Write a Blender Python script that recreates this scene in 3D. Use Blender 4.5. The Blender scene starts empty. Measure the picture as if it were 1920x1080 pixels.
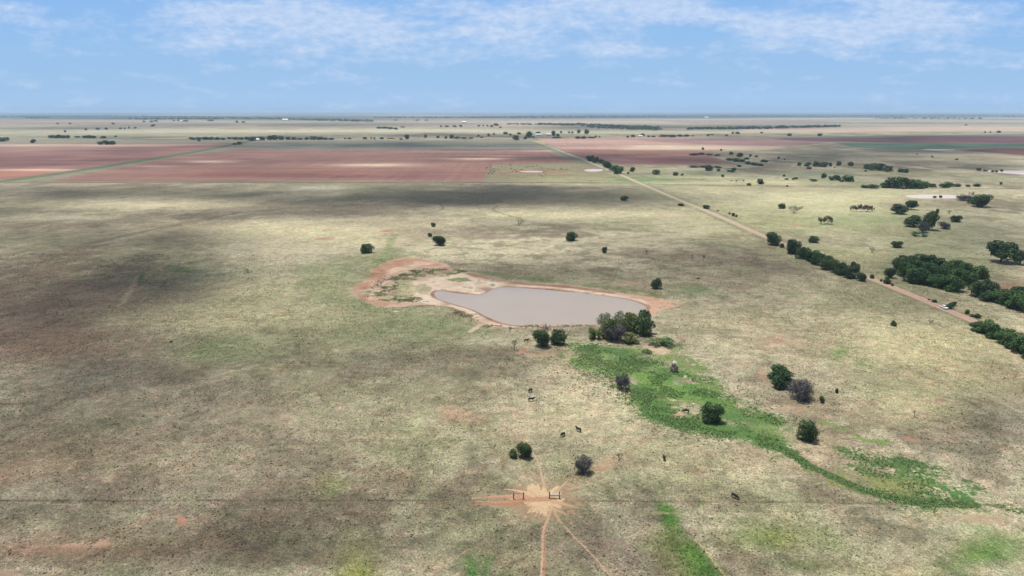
import bpy, bmesh, math, random
import numpy as np
from mathutils import Vector, Matrix

# ------------------------------------------------------------------ camera, light, exposure
H = 100.0                      # flying height of the camera, metres
PITCH = math.radians(14.1)
F = 1321.0                     # focal length in pixels of the 1920 px wide photograph
CP, SP = math.cos(PITCH), math.sin(PITCH)
SUN_EL = math.radians(76)
SUN_AZ = math.radians(-50)     # left of the view direction (+Y), towards the back
SUNV = Vector((math.sin(SUN_AZ) * math.cos(SUN_EL), math.cos(SUN_AZ) * math.cos(SUN_EL), math.sin(SUN_EL)))
K_ALB = 0.45                   # albedo of a ground colour given as its sunlit picture colour
random.seed(7)
rng = np.random.default_rng(11)

sc = bpy.context.scene
C = sc.collection
cam_d = bpy.data.cameras.new('camera')
cam_d.sensor_width = 36.0
cam_d.lens = F / 1920 * 36
cam_d.clip_start = 0.5
cam_d.clip_end = 200000
cam = bpy.data.objects.new('camera', cam_d)
C.objects.link(cam)
cam.location = (0, 0, H)
cam.rotation_euler = (math.radians(90) - PITCH, 0, 0)
sc.camera = cam

sc.view_settings.view_transform = 'Standard'
sc.view_settings.look = 'None'
sc.view_settings.exposure = 0.66
sc.view_settings.gamma = 1
sc.cycles.transparent_max_bounces = 16
sc.cycles.max_bounces = 5
sc.cycles.volume_bounces = 0
sc.cycles.use_denoising = True

sun_d = bpy.data.lights.new('sun', 'SUN')
sun_d.energy = 4.2
sun_d.angle = math.radians(0.5)
sun_d.color = (1.0, 0.955, 0.89)
sun = bpy.data.objects.new('sun', sun_d)
C.objects.link(sun)
sun.rotation_euler = SUNV.to_track_quat('Z', 'Y').to_euler()


def px_dir(px, py):
    u, v = (px - 960) / F, (py - 540) / F
    return u, CP - v * SP, -(SP + v * CP)


def NN(nt, typ, **kw):
    n = nt.nodes.new(typ)
    for k, v in kw.items():
        if k.startswith('i_'):
            n.inputs[k[2:].replace('_', ' ')].default_value = v
        else:
            setattr(n, k, v)
    return n


def M2(nt, op, a, b=None, c=None, clamp=False):
    n = nt.nodes.new('ShaderNodeMath'); n.operation = op; n.use_clamp = clamp
    for i, x in enumerate((a, b, c)):
        if x is None: continue
        if isinstance(x, (int, float)): n.inputs[i].default_value = x
        else: nt.links.new(x, n.inputs[i])
    return n.outputs[0]


def ramp(nt, fac, stops, interp='LINEAR'):
    n = nt.nodes.new('ShaderNodeValToRGB')
    cr = n.color_ramp; cr.interpolation = interp
    while len(cr.elements) < len(stops): cr.elements.new(0.5)
    for e, (p, c) in zip(cr.elements, stops):
        e.position = p
        e.color = (c, c, c, 1) if isinstance(c, (int, float)) else (*c, 1)
    if fac is not None: nt.links.new(fac, n.inputs[0])
    return n.outputs[0]


def mixc(nt, fac, a, b, mode='MIX'):
    n = nt.nodes.new('ShaderNodeMix'); n.data_type = 'RGBA'; n.blend_type = mode
    for s, x in ((n.inputs[0], fac), (n.inputs[6], a), (n.inputs[7], b)):
        if isinstance(x, (int, float)): s.default_value = x
        elif isinstance(x, tuple): s.default_value = (*x, 1)
        else: nt.links.new(x, s)
    return n.outputs[2]


def lin(c):
    return tuple(((v / 255) / 12.92 if v / 255 <= 0.04045 else ((v / 255 + 0.055) / 1.055) ** 2.4) for v in c)


EXPF = 2 ** sc.view_settings.exposure
world = bpy.data.worlds.new("World")
sc.world = world
world.use_nodes = True
nt = world.node_tree
nt.nodes.clear()
sky = NN(nt, 'ShaderNodeTexSky', sky_type='NISHITA', sun_disc=False)
sky.sun_elevation = SUN_EL
sky.sun_rotation = SUN_AZ
sky.altitude = 500
sky.air_density = 1.0
sky.dust_density = 1.5
sky.ozone_density = 3.0
bg1 = NN(nt, 'ShaderNodeBackground'); bg1.inputs[1].default_value = 0.09
skh = NN(nt, 'ShaderNodeHueSaturation', i_Saturation=0.5)   # thin cloud overhead takes the blue out of the skylight
nt.links.new(sky.outputs[0], skh.inputs['Color']); nt.links.new(skh.outputs[0], bg1.inputs[0])
tc = NN(nt, 'ShaderNodeTexCoord')
sep = NN(nt, 'ShaderNodeSeparateXYZ')
nt.links.new(tc.outputs['Generated'], sep.inputs[0])
dx, dy, dz = sep.outputs
ay = M2(nt, 'MAXIMUM', dy, 0.05)
A = M2(nt, 'DIVIDE', dx, ay)
E = M2(nt, 'DIVIDE', dz, ay)
# clear-air colour by elevation (low in the sky), measured against the photograph
low = ramp(nt, M2(nt, 'MULTIPLY', E, 5.0, clamp=True),
           [(0.0, lin((168, 201, 237))), (0.2, lin((160, 197, 235))), (0.45, lin((152, 193, 237))), (0.72, lin((142, 187, 239))), (1.0, lin((130, 176, 234)))])
# cloud cover: a few banks plus broken texture
comb = NN(nt, 'ShaderNodeCombineXYZ')
nt.links.new(M2(nt, 'MULTIPLY', A, 6.5), comb.inputs[0])
nt.links.new(M2(nt, 'MULTIPLY', E, 24.0), comb.inputs[1])
n1 = NN(nt, 'ShaderNodeTexNoise', i_Scale=1.6, i_Detail=6.0, i_Roughness=0.52, i_Distortion=0.15)
nt.links.new(comb.outputs[0], n1.inputs['Vector'])
comb2 = NN(nt, 'ShaderNodeCombineXYZ')
nt.links.new(M2(nt, 'MULTIPLY', A, 26.0), comb2.inputs[0])
nt.links.new(M2(nt, 'MULTIPLY', E, 58.0), comb2.inputs[1])
n2 = NN(nt, 'ShaderNodeTexNoise', i_Scale=2.2, i_Detail=5.0, i_Roughness=0.6)
nt.links.new(comb2.outputs[0], n2.inputs['Vector'])
SKYBLOBS = [(545, 40, 250, 52, .62), (430, 15, 130, 30, .3), (680, 50, 110, 30, .3), (960, 30, 120, 45, .6), (1210, 15, 150, 26, .8),
            (1500, 50, 140, 26, .6), (1720, 28, 150, 42, .62), (1600, 85, 250, 26, .25), (10, 22, 50, 22, .5), (170, 85, 170, 18, .22),
            (1010, 80, 180, 30, .25), (1290, 90, 90, 20, .25), (520, 120, 60, 9, .3), (690, 108, 60, 14, .3), (570, 96, 60, 12, .3), (1140, 95, 90, 12, .3),
            (870, 100, 60, 12, .22), (1700, 60, 160, 30, .2)]
tot = None
for cx, cy, rx, ry, s in SKYBLOBS:
    d = px_dir(cx, cy)
    a0, e0 = d[0] / d[1], d[2] / d[1]
    ra, re_ = rx / F, ry / F
    qa = M2(nt, 'MULTIPLY', M2(nt, 'SUBTRACT', A, a0), 1 / ra)
    qe = M2(nt, 'MULTIPLY', M2(nt, 'SUBTRACT', E, e0), 1 / re_)
    r2 = M2(nt, 'ADD', M2(nt, 'MULTIPLY', qa, qa), M2(nt, 'MULTIPLY', qe, qe))
    g = M2(nt, 'MULTIPLY', M2(nt, 'EXPONENT', M2(nt, 'MULTIPLY', r2, -1.1)), s)
    tot = g if tot is None else M2(nt, 'ADD', tot, g)
tot = M2(nt, 'MULTIPLY', M2(nt, 'MINIMUM', tot, 0.85), 1.15)
tex = M2(nt, 'ADD', M2(nt, 'MULTIPLY', n1.outputs[0], 1.5), M2(nt, 'MULTIPLY', n2.outputs[0], 0.40))
dens = M2(nt, 'MULTIPLY', M2(nt, 'SUBTRACT', M2(nt, 'ADD', tot, M2(nt, 'MULTIPLY', tex, 1.5)), 1.52), 1.5, clamp=True)
# more broken cloud above the picture
up = M2(nt, 'MULTIPLY', M2(nt, 'SUBTRACT', E, 0.16), 4.0, clamp=True)
dens = M2(nt, 'MULTIPLY', dens, 0.70)
cloudc = ramp(nt, n2.outputs[0], [(0.3, lin((186, 207, 240))), (0.7, lin((218, 231, 250)))])
lowc = mixc(nt, dens, low, cloudc)
bg2 = NN(nt, 'ShaderNodeBackground'); bg2.inputs[1].default_value = 1.0 / EXPF
nt.links.new(lowc, bg2.inputs[0])
mixs = NN(nt, 'ShaderNodeMixShader')
wf = M2(nt, 'MULTIPLY', M2(nt, 'SUBTRACT', dz, 0.16), 5.0, clamp=True)
nt.links.new(wf, mixs.inputs[0]); nt.links.new(bg2.outputs[0], mixs.inputs[1]); nt.links.new(bg1.outputs[0], mixs.inputs[2])
wo = NN(nt, 'ShaderNodeOutputWorld')
nt.links.new(mixs.outputs[0], wo.inputs[0])

# ------------------------------------------------------------------ helpers


def project(X, Y, Z=0.0):
    zc = Y * CP - (Z - H) * SP
    vc = -Y * SP - (Z - H) * CP
    zc = np.maximum(zc, 1e-3) if isinstance(zc, np.ndarray) else max(zc, 1e-3)
    return 960 + F * X / zc, 540 + F * vc / zc


def ground_at(px, py, Z=0.0):
    u, y, dn = px_dir(px, py)
    t = (H - Z) / -dn
    return u * t, y * t, t


def vnoise(x, y, seed=0):
    ix, iy = np.floor(x).astype(np.int64), np.floor(y).astype(np.int64)
    fx, fy = x - ix, y - iy
    fx = fx * fx * (3 - 2 * fx); fy = fy * fy * (3 - 2 * fy)

    def h(a, b):
        n = (a * 374761393 + b * 668265263 + seed * 1442695041) & 0xffffffff
        n = ((n ^ (n >> 13)) * 1274126177) & 0xffffffff
        n = ((n ^ (n >> 16)) * 2246822519) & 0xffffffff
        return ((n ^ (n >> 15)) & 0xffffff) / float(0xffffff)
    return (h(ix, iy) * (1 - fx) * (1 - fy) + h(ix + 1, iy) * fx * (1 - fy) + h(ix, iy + 1) * (1 - fx) * fy + h(ix + 1, iy + 1) * fx * fy) * 2 - 1


def fbm(x, y, lam, octs, cell, seed=0, rough=0.55):
    """noise of wavelength lam metres downwards; octaves finer than the mesh fade out"""
    s, a, tot = 0, 1.0, 0.0
    ca, sa = math.cos(0.6), math.sin(0.6)
    for k in range(octs):
        w = np.clip(lam / (2.0 * cell) - 0.6, 0, 1)
        s = s + a * w * vnoise(x / lam, y / lam, seed + k * 17)
        tot += a; a *= rough; lam *= 0.5
        x, y = x * ca - y * sa, x * sa + y * ca
    return s / tot * 1.6


def sstep(e0, e1, x):
    t = np.clip((x - e0) / (e1 - e0), 0, 1)
    return t * t * (3 - 2 * t)


def seg_dist(X, Y, pts):
    d = np.full(X.shape, 1e9)
    for (x0, y0), (x1, y1) in zip(pts[:-1], pts[1:]):
        dx_, dy_ = x1 - x0, y1 - y0
        L = dx_ * dx_ + dy_ * dy_ + 1e-9
        t = np.clip(((X - x0) * dx_ + (Y - y0) * dy_) / L, 0, 1)
        d = np.minimum(d, np.hypot(X - x0 - t * dx_, Y - y0 - t * dy_))
    return d


def inside(X, Y, pts):
    c = np.zeros(X.shape, bool)
    n = len(pts)
    for i in range(n):
        x0, y0 = pts[i]; x1, y1 = pts[(i + 1) % n]
        if y0 == y1: continue
        cond = ((y0 > Y) != (y1 > Y)) & (X < (x1 - x0) * (Y - y0) / (y1 - y0) + x0)
        c ^= cond
    return c


def sdf(X, Y, pts):
    d = seg_dist(X, Y, list(pts) + [pts[0]])
    return np.where(inside(X, Y, pts), -d, d)


def W(pts):
    return [ground_at(a, b)[:2] for a, b in pts]


def smooth_line(pts, n=6):
    out = []
    P = [pts[0]] + list(pts) + [pts[-1]]
    for i in range(1, len(P) - 2):
        p0, p1, p2, p3 = P[i - 1], P[i], P[i + 1], P[i + 2]
        for k in range(n):
            t = k / n
            out.append(tuple(0.5 * ((2 * p1[j]) + (-p0[j] + p2[j]) * t + (2 * p0[j] - 5 * p1[j] + 4 * p2[j] - p3[j]) * t * t + (-p0[j] + 3 * p1[j] - 3 * p2[j] + p3[j]) * t ** 3) for j in (0, 1)))
    out.append(pts[-1])
    return out


def smooth_poly(pts, n=5):
    out = []
    N = len(pts)
    for i in range(N):
        p0, p1, p2, p3 = pts[i - 1], pts[i], pts[(i + 1) % N], pts[(i + 2) % N]
        for k in range(n):
            t = k / n
            out.append(tuple(0.5 * ((2 * p1[j]) + (-p0[j] + p2[j]) * t + (2 * p0[j] - 5 * p1[j] + 4 * p2[j] - p3[j]) * t * t + (-p0[j] + 3 * p1[j] - 3 * p2[j] + p3[j]) * t ** 3) for j in (0, 1)))
    return out


def mesh_np(name, V, Fq):
    me = bpy.data.meshes.new(name)
    V = np.asarray(V, dtype=np.float32); Fq = np.asarray(Fq, dtype=np.int32)
    k = Fq.shape[1]
    me.vertices.add(len(V)); me.vertices.foreach_set('co', V.ravel())
    me.loops.add(Fq.size); me.loops.foreach_set('vertex_index', Fq.ravel())
    me.polygons.add(len(Fq))
    me.polygons.foreach_set('loop_start', np.arange(0, Fq.size, k, dtype=np.int32))
    me.update(calc_edges=True)
    return me


def grid_faces(nr, nc):
    i = np.arange(nr - 1)[:, None] * nc + np.arange(nc - 1)[None, :]
    return np.stack([i, i + 1, i + nc + 1, i + nc], -1).reshape(-1, 4)


def link(name, me, mat=None, parent=None, smooth=False):
    o = bpy.data.objects.new(name, me)
    C.objects.link(o)
    if mat and not me.materials: me.materials.append(mat)
    if smooth: me.polygons.foreach_set('use_smooth', np.ones(len(me.polygons), bool))
    if parent: o.parent = parent
    return o


def tag(o, label=None, cat=None, group=None, kind=None):
    if label: o['label'] = label
    if cat: o['category'] = cat
    if group: o['group'] = group
    if kind: o['kind'] = kind
    return o


def empty(name, loc=(0, 0, 0), rz=0):
    o = bpy.data.objects.new(name, None)
    C.objects.link(o); o.location = loc; o.rotation_euler = (0, 0, rz); o.empty_display_size = 0.5
    return o


def copy_tree(o, parent=None):
    c = o.copy(); C.objects.link(c); c.parent = parent
    for ch in list(o.children): copy_tree(ch, c)
    return c


def simple_mat(name, col, rough=0.8, var=0.0, scale=2.0, metallic=0.0, coat=0.0):
    m = bpy.data.materials.new(name); m.use_nodes = True
    t = m.node_tree; b = t.nodes['Principled BSDF']
    b.inputs['Roughness'].default_value = rough
    b.inputs['Metallic'].default_value = metallic
    b.inputs['Coat Weight'].default_value = coat
    if var:
        no = NN(t, 'ShaderNodeTexNoise', i_Scale=scale, i_Detail=4.0)
        g = NN(t, 'ShaderNodeTexCoord'); t.links.new(g.outputs['Object'], no.inputs['Vector'])
        c0 = tuple(max(0, c * (1 - var)) for c in col); c1 = tuple(min(1, c * (1 + var)) for c in col)
        t.links.new(ramp(t, no.outputs[0], [(0.3, c0), (0.7, c1)]), b.inputs['Base Color'])
    else:
        b.inputs['Base Color'].default_value = (*col, 1)
    return m


# ------------------------------------------------------------------ shapes on the ground, found from the photograph
POND = [(814, 549), (819, 545), (832, 545), (857, 548.5), (880, 551), (897, 552), (908, 549.5), (917, 545), (926, 540.5), (942, 537.5), (962, 537.5),
        (1010, 541), (1060, 545.5), (1110, 551), (1150, 556), (1185, 562.5), (1205, 570), (1213, 578), (1212, 588), (1190, 601), (1117, 606.5), (1060, 609), (1015, 609.5),
        (965, 608), (937, 602), (915, 593), (890, 580.5), (865, 572.5), (840, 565.5), (824, 560), (817, 555)]
POND_W = smooth_poly(W(POND), 4)
FARPONDS = {
    'stock pond lined with red mud beside a cattle herd': [(974, 321.2), (985, 320.5), (1005, 320.3), (1019, 321.3), (1012, 323), (985, 322.8)],
    'small pale pond at the foot of the roadside trees': [(1095, 319), (1105, 317), (1118, 316.8), (1130, 318), (1127, 320.5), (1112, 321.8), (1100, 321)],
    'pale pond with trees on its far right bank': [(1698, 367), (1730, 365), (1770, 365.2), (1797, 367), (1795, 371.5), (1760, 372), (1715, 371)],
    'pond at the far right edge of the picture': [(1843, 319), (1870, 320.5), (1900, 320), (1990, 321), (1990, 328), (1925, 327.5), (1890, 325), (1860, 323)],
    'thin strip of water beyond the green field': [(1731, 280.3), (1760, 279.8), (1790, 280.4), (1782, 282), (1750, 282)],
}
ROAD = [(2080, 714), (1930, 648), (1822, 600), (1767, 577), (1690, 545), (1624, 518), (1530, 483), (1435, 444), (1385, 422), (1327, 396), (1285, 380), (1210, 348), (1167, 329), (1130, 314), (1100, 302),
        (1060, 286.5), (1028, 274), (996, 263), (975, 255), (952, 245.5), (935, 239), (925, 235), (918, 232)]
ROAD_W = W(ROAD)


def pond_floor(X, Y):
    """ground level round the ponds: a shallow bowl below the waterline"""
    h = np.zeros(X.shape)
    m = (np.abs(X) < 260) & (Y > 250) & (Y < 560)
    if m.any():
        s = sdf(X[m], Y[m], POND_W)
        h[m] = np.clip(-0.45 + 0.10 * s + 0.0 * s, -2.2, 0.0)
    return h


def relief(X, Y):
    R = np.hypot(X, Y)
    a = sstep(9000, 26000, R)
    return a * (8 * vnoise(X / 9000, Y / 5200, 5) + 4 * vnoise(X / 3100, Y / 2300, 9) + 16 * sstep(20000, 40000, R) * (0.5 + 0.5 * vnoise(X / 15000, Y / 9000, 3)))


# ------------------------------------------------------------------ ground sheet
rows_py = np.concatenate([np.arange(1080, 1000, -2.0), np.arange(1000, 880, -1.0), np.arange(880, 700, -2.0), np.arange(700, 480, -1.2), np.arange(480, 340, -1.0), np.arange(340, 262, -0.6), np.arange(262, 214, -0.35), np.array([213.6, 213.1, 212.6, 212.1, 211.6, 211.1, 210.7, 210.3, 209.9])])
yr = np.array([ground_at(960, p)[1] for p in rows_py])
near = np.arange(-55, yr[0] - 1, 4.0)
yr = np.concatenate([near, yr, [90000.0]])
ud = np.arange(-0.80, 0.8001, 0.0011)
side = np.geomspace(0.81, 3.0, 40)
us = np.concatenate([-side[::-1], ud, side])
NR, NC = len(yr), len(us)
GX = us[None, :] * (yr[:, None] + 60); GY = np.repeat(yr[:, None], NC, 1)
X, Y = GX.ravel(), GY.ravel()
cellx = 0.0011 * (Y + 60)
celly = np.repeat(np.gradient(yr)[:, None], NC, 1).ravel()
cell = np.maximum(cellx, celly * 0.6)
PXv, PYv = project(X, np.maximum(Y, 1.0))
# wandering edges for natural patches
wx = 7 * fbm(X, Y, 30, 3, cell, 101) + 60 * fbm(X, Y, 500, 3, cell, 109) * sstep(900, 3000, Y)
wy = 7 * fbm(X, Y, 30, 3, cell, 131) + 60 * fbm(X, Y, 500, 3, cell, 139) * sstep(900, 3000, Y)
PXn, PYn = project(X + wx, np.maximum(Y + wy, 1.0))

COL = np.zeros((X.size, 3))      # sward or field surface
SOC = np.tile(np.array(lin((214, 178, 150))), (X.size, 1))   # bare soil showing through
WDC = np.tile(np.array(lin((110, 150, 80))), (X.size, 1))    # lush weeds
MSK = np.zeros((X.size, 3))      # share of: sward texture, lush weeds, bare soil
FLD = np.zeros(X.size)           # ploughed


def lay(i, w, c, tex):
    L_ = np.array(lin(c))
    k = w[:, None]
    if tex == SO:
        L_ = L_ * .72 + np.array(lin((212, 190, 160))) * .28
        SOC[i] += (L_ - SOC[i]) * np.clip(k * 2.5, 0, 1)
        MSK[i, 2] += (1 - MSK[i, 2]) * w
    elif tex == WD:
        L_ = L_ * .8 + np.array(lin((150, 158, 108))) * .2
        WDC[i] += (L_ - WDC[i]) * np.clip(k * 2.0, 0, 1)
        MSK[i, 1] += (1 - MSK[i, 1]) * w; MSK[i, 2] *= (1 - w)
    else:
        COL[i] += (L_ - COL[i]) * k
        if tex == GR: MSK[i, 2] *= (1 - w); MSK[i, 1] *= (1 - w); MSK[i, 0] += (1 - MSK[i, 0]) * w; FLD[i] *= (1 - w)
        if tex == FL: MSK[i, 2] *= (1 - w); MSK[i, 1] *= (1 - w); MSK[i, 0] *= (1 - .7 * w); FLD[i] += (1 - FLD[i]) * w


GR, WD, SO, FL = 'grass', 'weeds', 'soil', 'field'


def setcol(w, c, tex=None):
    """lay a cover colour (given as its sunlit picture colour) with weight w"""
    lay(slice(None), w, c, tex)


def blob(cx, cy, rx, ry, c, s=1.0, ang=0.0, tex=None, hard=1.0, nat=True):
    P, Q = (PXn, PYn) if nat else (PXv, PYv)
    R = max(rx, ry) * 2.6
    i = np.nonzero((np.abs(P - cx) < R) & (np.abs(Q - cy) < (R if ang else ry * 2.6)))[0]
    if not i.size: return
    a = math.radians(ang)
    dx_, dy_ = P[i] - cx, Q[i] - cy
    p = (dx_ * math.cos(a) + dy_ * math.sin(a)) / rx; q = (-dx_ * math.sin(a) + dy_ * math.cos(a)) / ry
    r2 = p * p + q * q
    w = np.exp(-r2 ** hard * 1.0) * s
    lay(i, w, c, tex)


def poly(pts, c, soft=1.0, s=1.0, tex=None, nat=0.0, smooth=False, brk=0.0, bl=6.0):
    P = W(pts)
    if smooth: P = smooth_poly(P, 4)
    a = np.array(P); m = soft * 3 + 5 + nat * 14
    i = np.nonzero((X > a[:, 0].min() - m) & (X < a[:, 0].max() + m) & (Y > a[:, 1].min() - m) & (Y < a[:, 1].max() + m))[0]
    if not i.size: return
    d = sdf(X[i] + wx[i] * nat, Y[i] + wy[i] * nat, P)
    w = sstep(soft, -soft, d) * s
    if brk:
        w = w * np.clip(1 - brk + brk * (0.5 + 1.6 * fbm(X[i], Y[i], bl, 3, cell[i], 301)), 0, 1)
    lay(i, w, c, tex)


def line(pts, width, c, s=1.0, tex=None, nat=0.15, soft=0.7, taper=False, smooth=True, brk=0.0, bl=5.0):
    P = W(pts)
    if smooth and len(P) > 2: P = smooth_line(P, 5)
    a = np.array(P); m = width * 2 + 6
    i = np.nonzero((X > a[:, 0].min() - m) & (X < a[:, 0].max() + m) & (Y > a[:, 1].min() - m) & (Y < a[:, 1].max() + m))[0]
    if not i.size: return
    xx, yy = X[i] + wx[i] * nat, Y[i] + wy[i] * nat
    d = seg_dist(xx, yy, P)
    wd = np.maximum(width / 2, 0.45 * cellx[i])
    if taper:
        L = math.hypot(P[-1][0] - P[0][0], P[-1][1] - P[0][1])
        t = np.hypot(xx - P[0][0], yy - P[0][1]) / L
        wd = wd * np.clip(1.15 - t, 0.1, 1)
    w = np.clip((wd * (1 + soft) - d) / (wd * 2 * soft), 0, 1) * s
    if brk:
        w = w * np.clip(1 - brk + brk * (0.5 + 1.6 * fbm(X[i], Y[i], bl, 3, cell[i], 311)), 0, 1)
    lay(i, w, c, tex)


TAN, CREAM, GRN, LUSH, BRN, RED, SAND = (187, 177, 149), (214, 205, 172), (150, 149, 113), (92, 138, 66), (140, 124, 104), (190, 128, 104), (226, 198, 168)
setcol(np.ones(X.size), TAN, GR)
big = fbm(X, Y, 130, 4, cell, 1)
mid = fbm(X, Y, 45, 4, cell, 21)
gren = fbm(X, Y, 90, 4, cell, 41)
sml = fbm(X, Y, 9, 4, cell, 61)
setcol(sstep(0.05, 0.55, big) * 0.75, CREAM)
setcol(sstep(0.0, 0.6, gren + 0.3 * mid) * 0.7, GRN)
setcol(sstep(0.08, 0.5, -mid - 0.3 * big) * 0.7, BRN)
setcol(sstep(0.05, 0.6, -sml) * 0.5, (112, 108, 84))
setcol(sstep(0.25, 0.8, sml) * 0.4, (214, 208, 176))

# ---- broad tones of the near pasture
for b in [(620, 600, 200, 60, GRN, .5), (760, 620, 170, 40, (136, 146, 104), .7), (380, 655, 120, 26, (110, 136, 82), .75), (640, 470, 160, 60, CREAM, .45),
          (520, 470, 110, 40, CREAM, .6), (1020, 400, 230, 18, CREAM, .45), (1330, 420, 120, 40, (196, 190, 150), .5), (450, 560, 160, 30, (200, 194, 150), .5),
          (250, 800, 60, 10, (100, 124, 80), .7), (700, 1045, 46, 50, (138, 150, 56), .9), (612, 902, 30, 18, (138, 158, 88), .7), (1080, 720, 120, 50, CREAM, .5),
          (1100, 800, 150, 50, (206, 196, 160), .6), (1650, 620, 180, 80, (200, 192, 150), .5), (1750, 700, 170, 60, (204, 194, 148), .6), (1640, 720, 90, 22, (130, 138, 98), .6),
          (1580, 665, 30, 6, (110, 140, 80), .8), (1640, 681, 32, 6, (116, 140, 84), .7), (1560, 860, 90, 36, (210, 192, 156), .7), (1450, 870, 140, 40, (206, 190, 156), .5),
          (1300, 880, 120, 30, (200, 190, 150), .5), (1860, 690, 60, 40, (176, 166, 130), .5), (860, 700, 130, 30, GRN, .4), (560, 760, 120, 30, GRN, .4),
          (730, 830, 170, 50, (166, 168, 126), .5), (1000, 520, 150, 14, (128, 130, 98), .5), (1310, 545, 50, 12, (96, 128, 78), .7), (1100, 510, 140, 12, (140, 134, 106), .5),
          (1400, 520, 140, 24, (156, 146, 116), .5), (1380, 600, 130, 30, (168, 160, 124), .5), (1450, 1000, 95, 32, (140, 158, 84), .8), (1860, 1040, 110, 34, (104, 142, 62), .9),
          (1790, 960, 90, 22, (156, 160, 100), .5), (1530, 1064, 90, 26, (92, 110, 58), .75), (1640, 1050, 110, 30, (186, 174, 132), .5), (905, 1050, 16, 24, (84, 132, 62), .9),
          (938, 1048, 10, 26, (96, 136, 70), .8), (350, 507, 42, 9, (92, 122, 76), .75), (1760, 500, 140, 60, (158, 162, 122), .6), (1640, 560, 90, 20, (150, 150, 112), .5),
          (1500, 415, 160, 30, (180, 184, 134), .7), (1640, 410, 120, 16, (160, 176, 120), .6), (1880, 540, 50, 18, (170, 132, 112), .8), (1500, 380, 170, 10, (206, 204, 156), .8), (1600, 362, 200, 7, (206, 204, 160), .8),
          (1720, 440, 130, 30, (164, 168, 126), .5), (1830, 450, 120, 50, (158, 160, 124), .5), (1330, 355, 130, 5, (204, 202, 156), .7), (1130, 330, 40, 7, (190, 184, 138), .5),
          (1030, 900, 60, 10, (150, 130, 108), .3), (960, 790, 50, 22, (206, 186, 156), .5), (860, 772, 42, 14, (196, 160, 134), .6), (1090, 1010, 90, 40, (140, 124, 108), .7),
          (1180, 1040, 70, 40, (140, 124, 110), .6), (760, 1000, 110, 30, (150, 140, 118), .5), (600, 990, 120, 40, (140, 136, 104), .4)]:
    blob(*b, tex=None)
# browned grass on the left; cloud shade painted into it and the upper band
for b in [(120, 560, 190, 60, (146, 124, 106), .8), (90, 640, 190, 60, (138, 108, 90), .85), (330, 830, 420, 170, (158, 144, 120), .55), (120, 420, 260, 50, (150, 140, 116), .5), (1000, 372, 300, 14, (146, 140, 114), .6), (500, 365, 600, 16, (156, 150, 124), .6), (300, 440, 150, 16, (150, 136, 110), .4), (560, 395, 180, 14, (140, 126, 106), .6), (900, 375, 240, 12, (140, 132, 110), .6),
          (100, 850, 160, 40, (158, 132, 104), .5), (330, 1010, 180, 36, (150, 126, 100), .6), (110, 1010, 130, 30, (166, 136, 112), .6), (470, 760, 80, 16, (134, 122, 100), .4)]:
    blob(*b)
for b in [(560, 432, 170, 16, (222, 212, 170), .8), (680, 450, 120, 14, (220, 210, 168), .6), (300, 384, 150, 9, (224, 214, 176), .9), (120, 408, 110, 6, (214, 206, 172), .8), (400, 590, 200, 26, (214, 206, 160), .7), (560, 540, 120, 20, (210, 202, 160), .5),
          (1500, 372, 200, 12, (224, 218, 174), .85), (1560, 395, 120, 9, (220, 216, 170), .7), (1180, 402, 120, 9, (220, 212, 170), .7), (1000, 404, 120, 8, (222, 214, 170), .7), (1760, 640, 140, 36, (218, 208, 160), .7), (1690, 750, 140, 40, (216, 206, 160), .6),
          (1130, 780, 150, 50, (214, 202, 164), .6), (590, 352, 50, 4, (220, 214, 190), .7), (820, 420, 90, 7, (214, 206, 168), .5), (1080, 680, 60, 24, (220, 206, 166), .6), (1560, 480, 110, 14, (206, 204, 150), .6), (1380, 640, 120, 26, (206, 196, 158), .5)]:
    blob(*b)  # sunlit patches painted into the sward as paler colour
# soil showing through
for b in [(370, 965, 12, 5, (214, 150, 124), .9), (405, 962, 9, 4, (196, 150, 124), .6), (205, 1003, 40, 8, (228, 184, 150), .9), (40, 1072, 80, 11, (222, 200, 168), .9), (160, 1015, 60, 12, (190, 148, 120), .5),
          (1455, 638, 66, 16, (172, 128, 104), .5), (1480, 652, 13, 3, (228, 200, 170), .9), (1440, 646, 12, 2.5, (220, 180, 150), .8), (1730, 741, 13, 5, (190, 132, 108), .8), (1735, 832, 12, 4, (190, 130, 104), .8),
          (732, 434, 20, 4, (196, 142, 118), .8), (612, 447, 22, 4, (200, 150, 124), .7), (1190, 531, 34, 3, (178, 134, 110), .6), (1260, 403, 40, 2.5, (200, 180, 150), .6), (1120, 404, 70, 2, (214, 206, 170), .7),
          (748, 583, 7, 2, (232, 222, 190), 1), (1500, 420, 34, 3, (200, 160, 126), .7), (1660, 478, 30, 3, (190, 168, 128), .6), (1390, 762, 40, 20, (196, 166, 136), .35), (1470, 765, 50, 14, (196, 154, 126), .45),
          (1430, 700, 14, 20, (190, 148, 122), .5), (1200, 652, 60, 9, (222, 196, 164), .8), (1020, 662, 60, 6, (206, 178, 146), .6), (975, 660, 9, 5, (196, 140, 120), .7), (1120, 875, 60, 12, (204, 172, 140), .5),
          (1094, 888, 24, 5, (200, 146, 116), .8), (1900, 640, 60, 30, (170, 148, 128), .4), (1290, 1075, 20, 6, (190, 128, 96), .7), (1850, 985, 60, 16, (204, 178, 146), .6), (1750, 560, 70, 5, (190, 150, 124), .3)]:
    blob(*b, tex=SO, hard=1.4)

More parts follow.
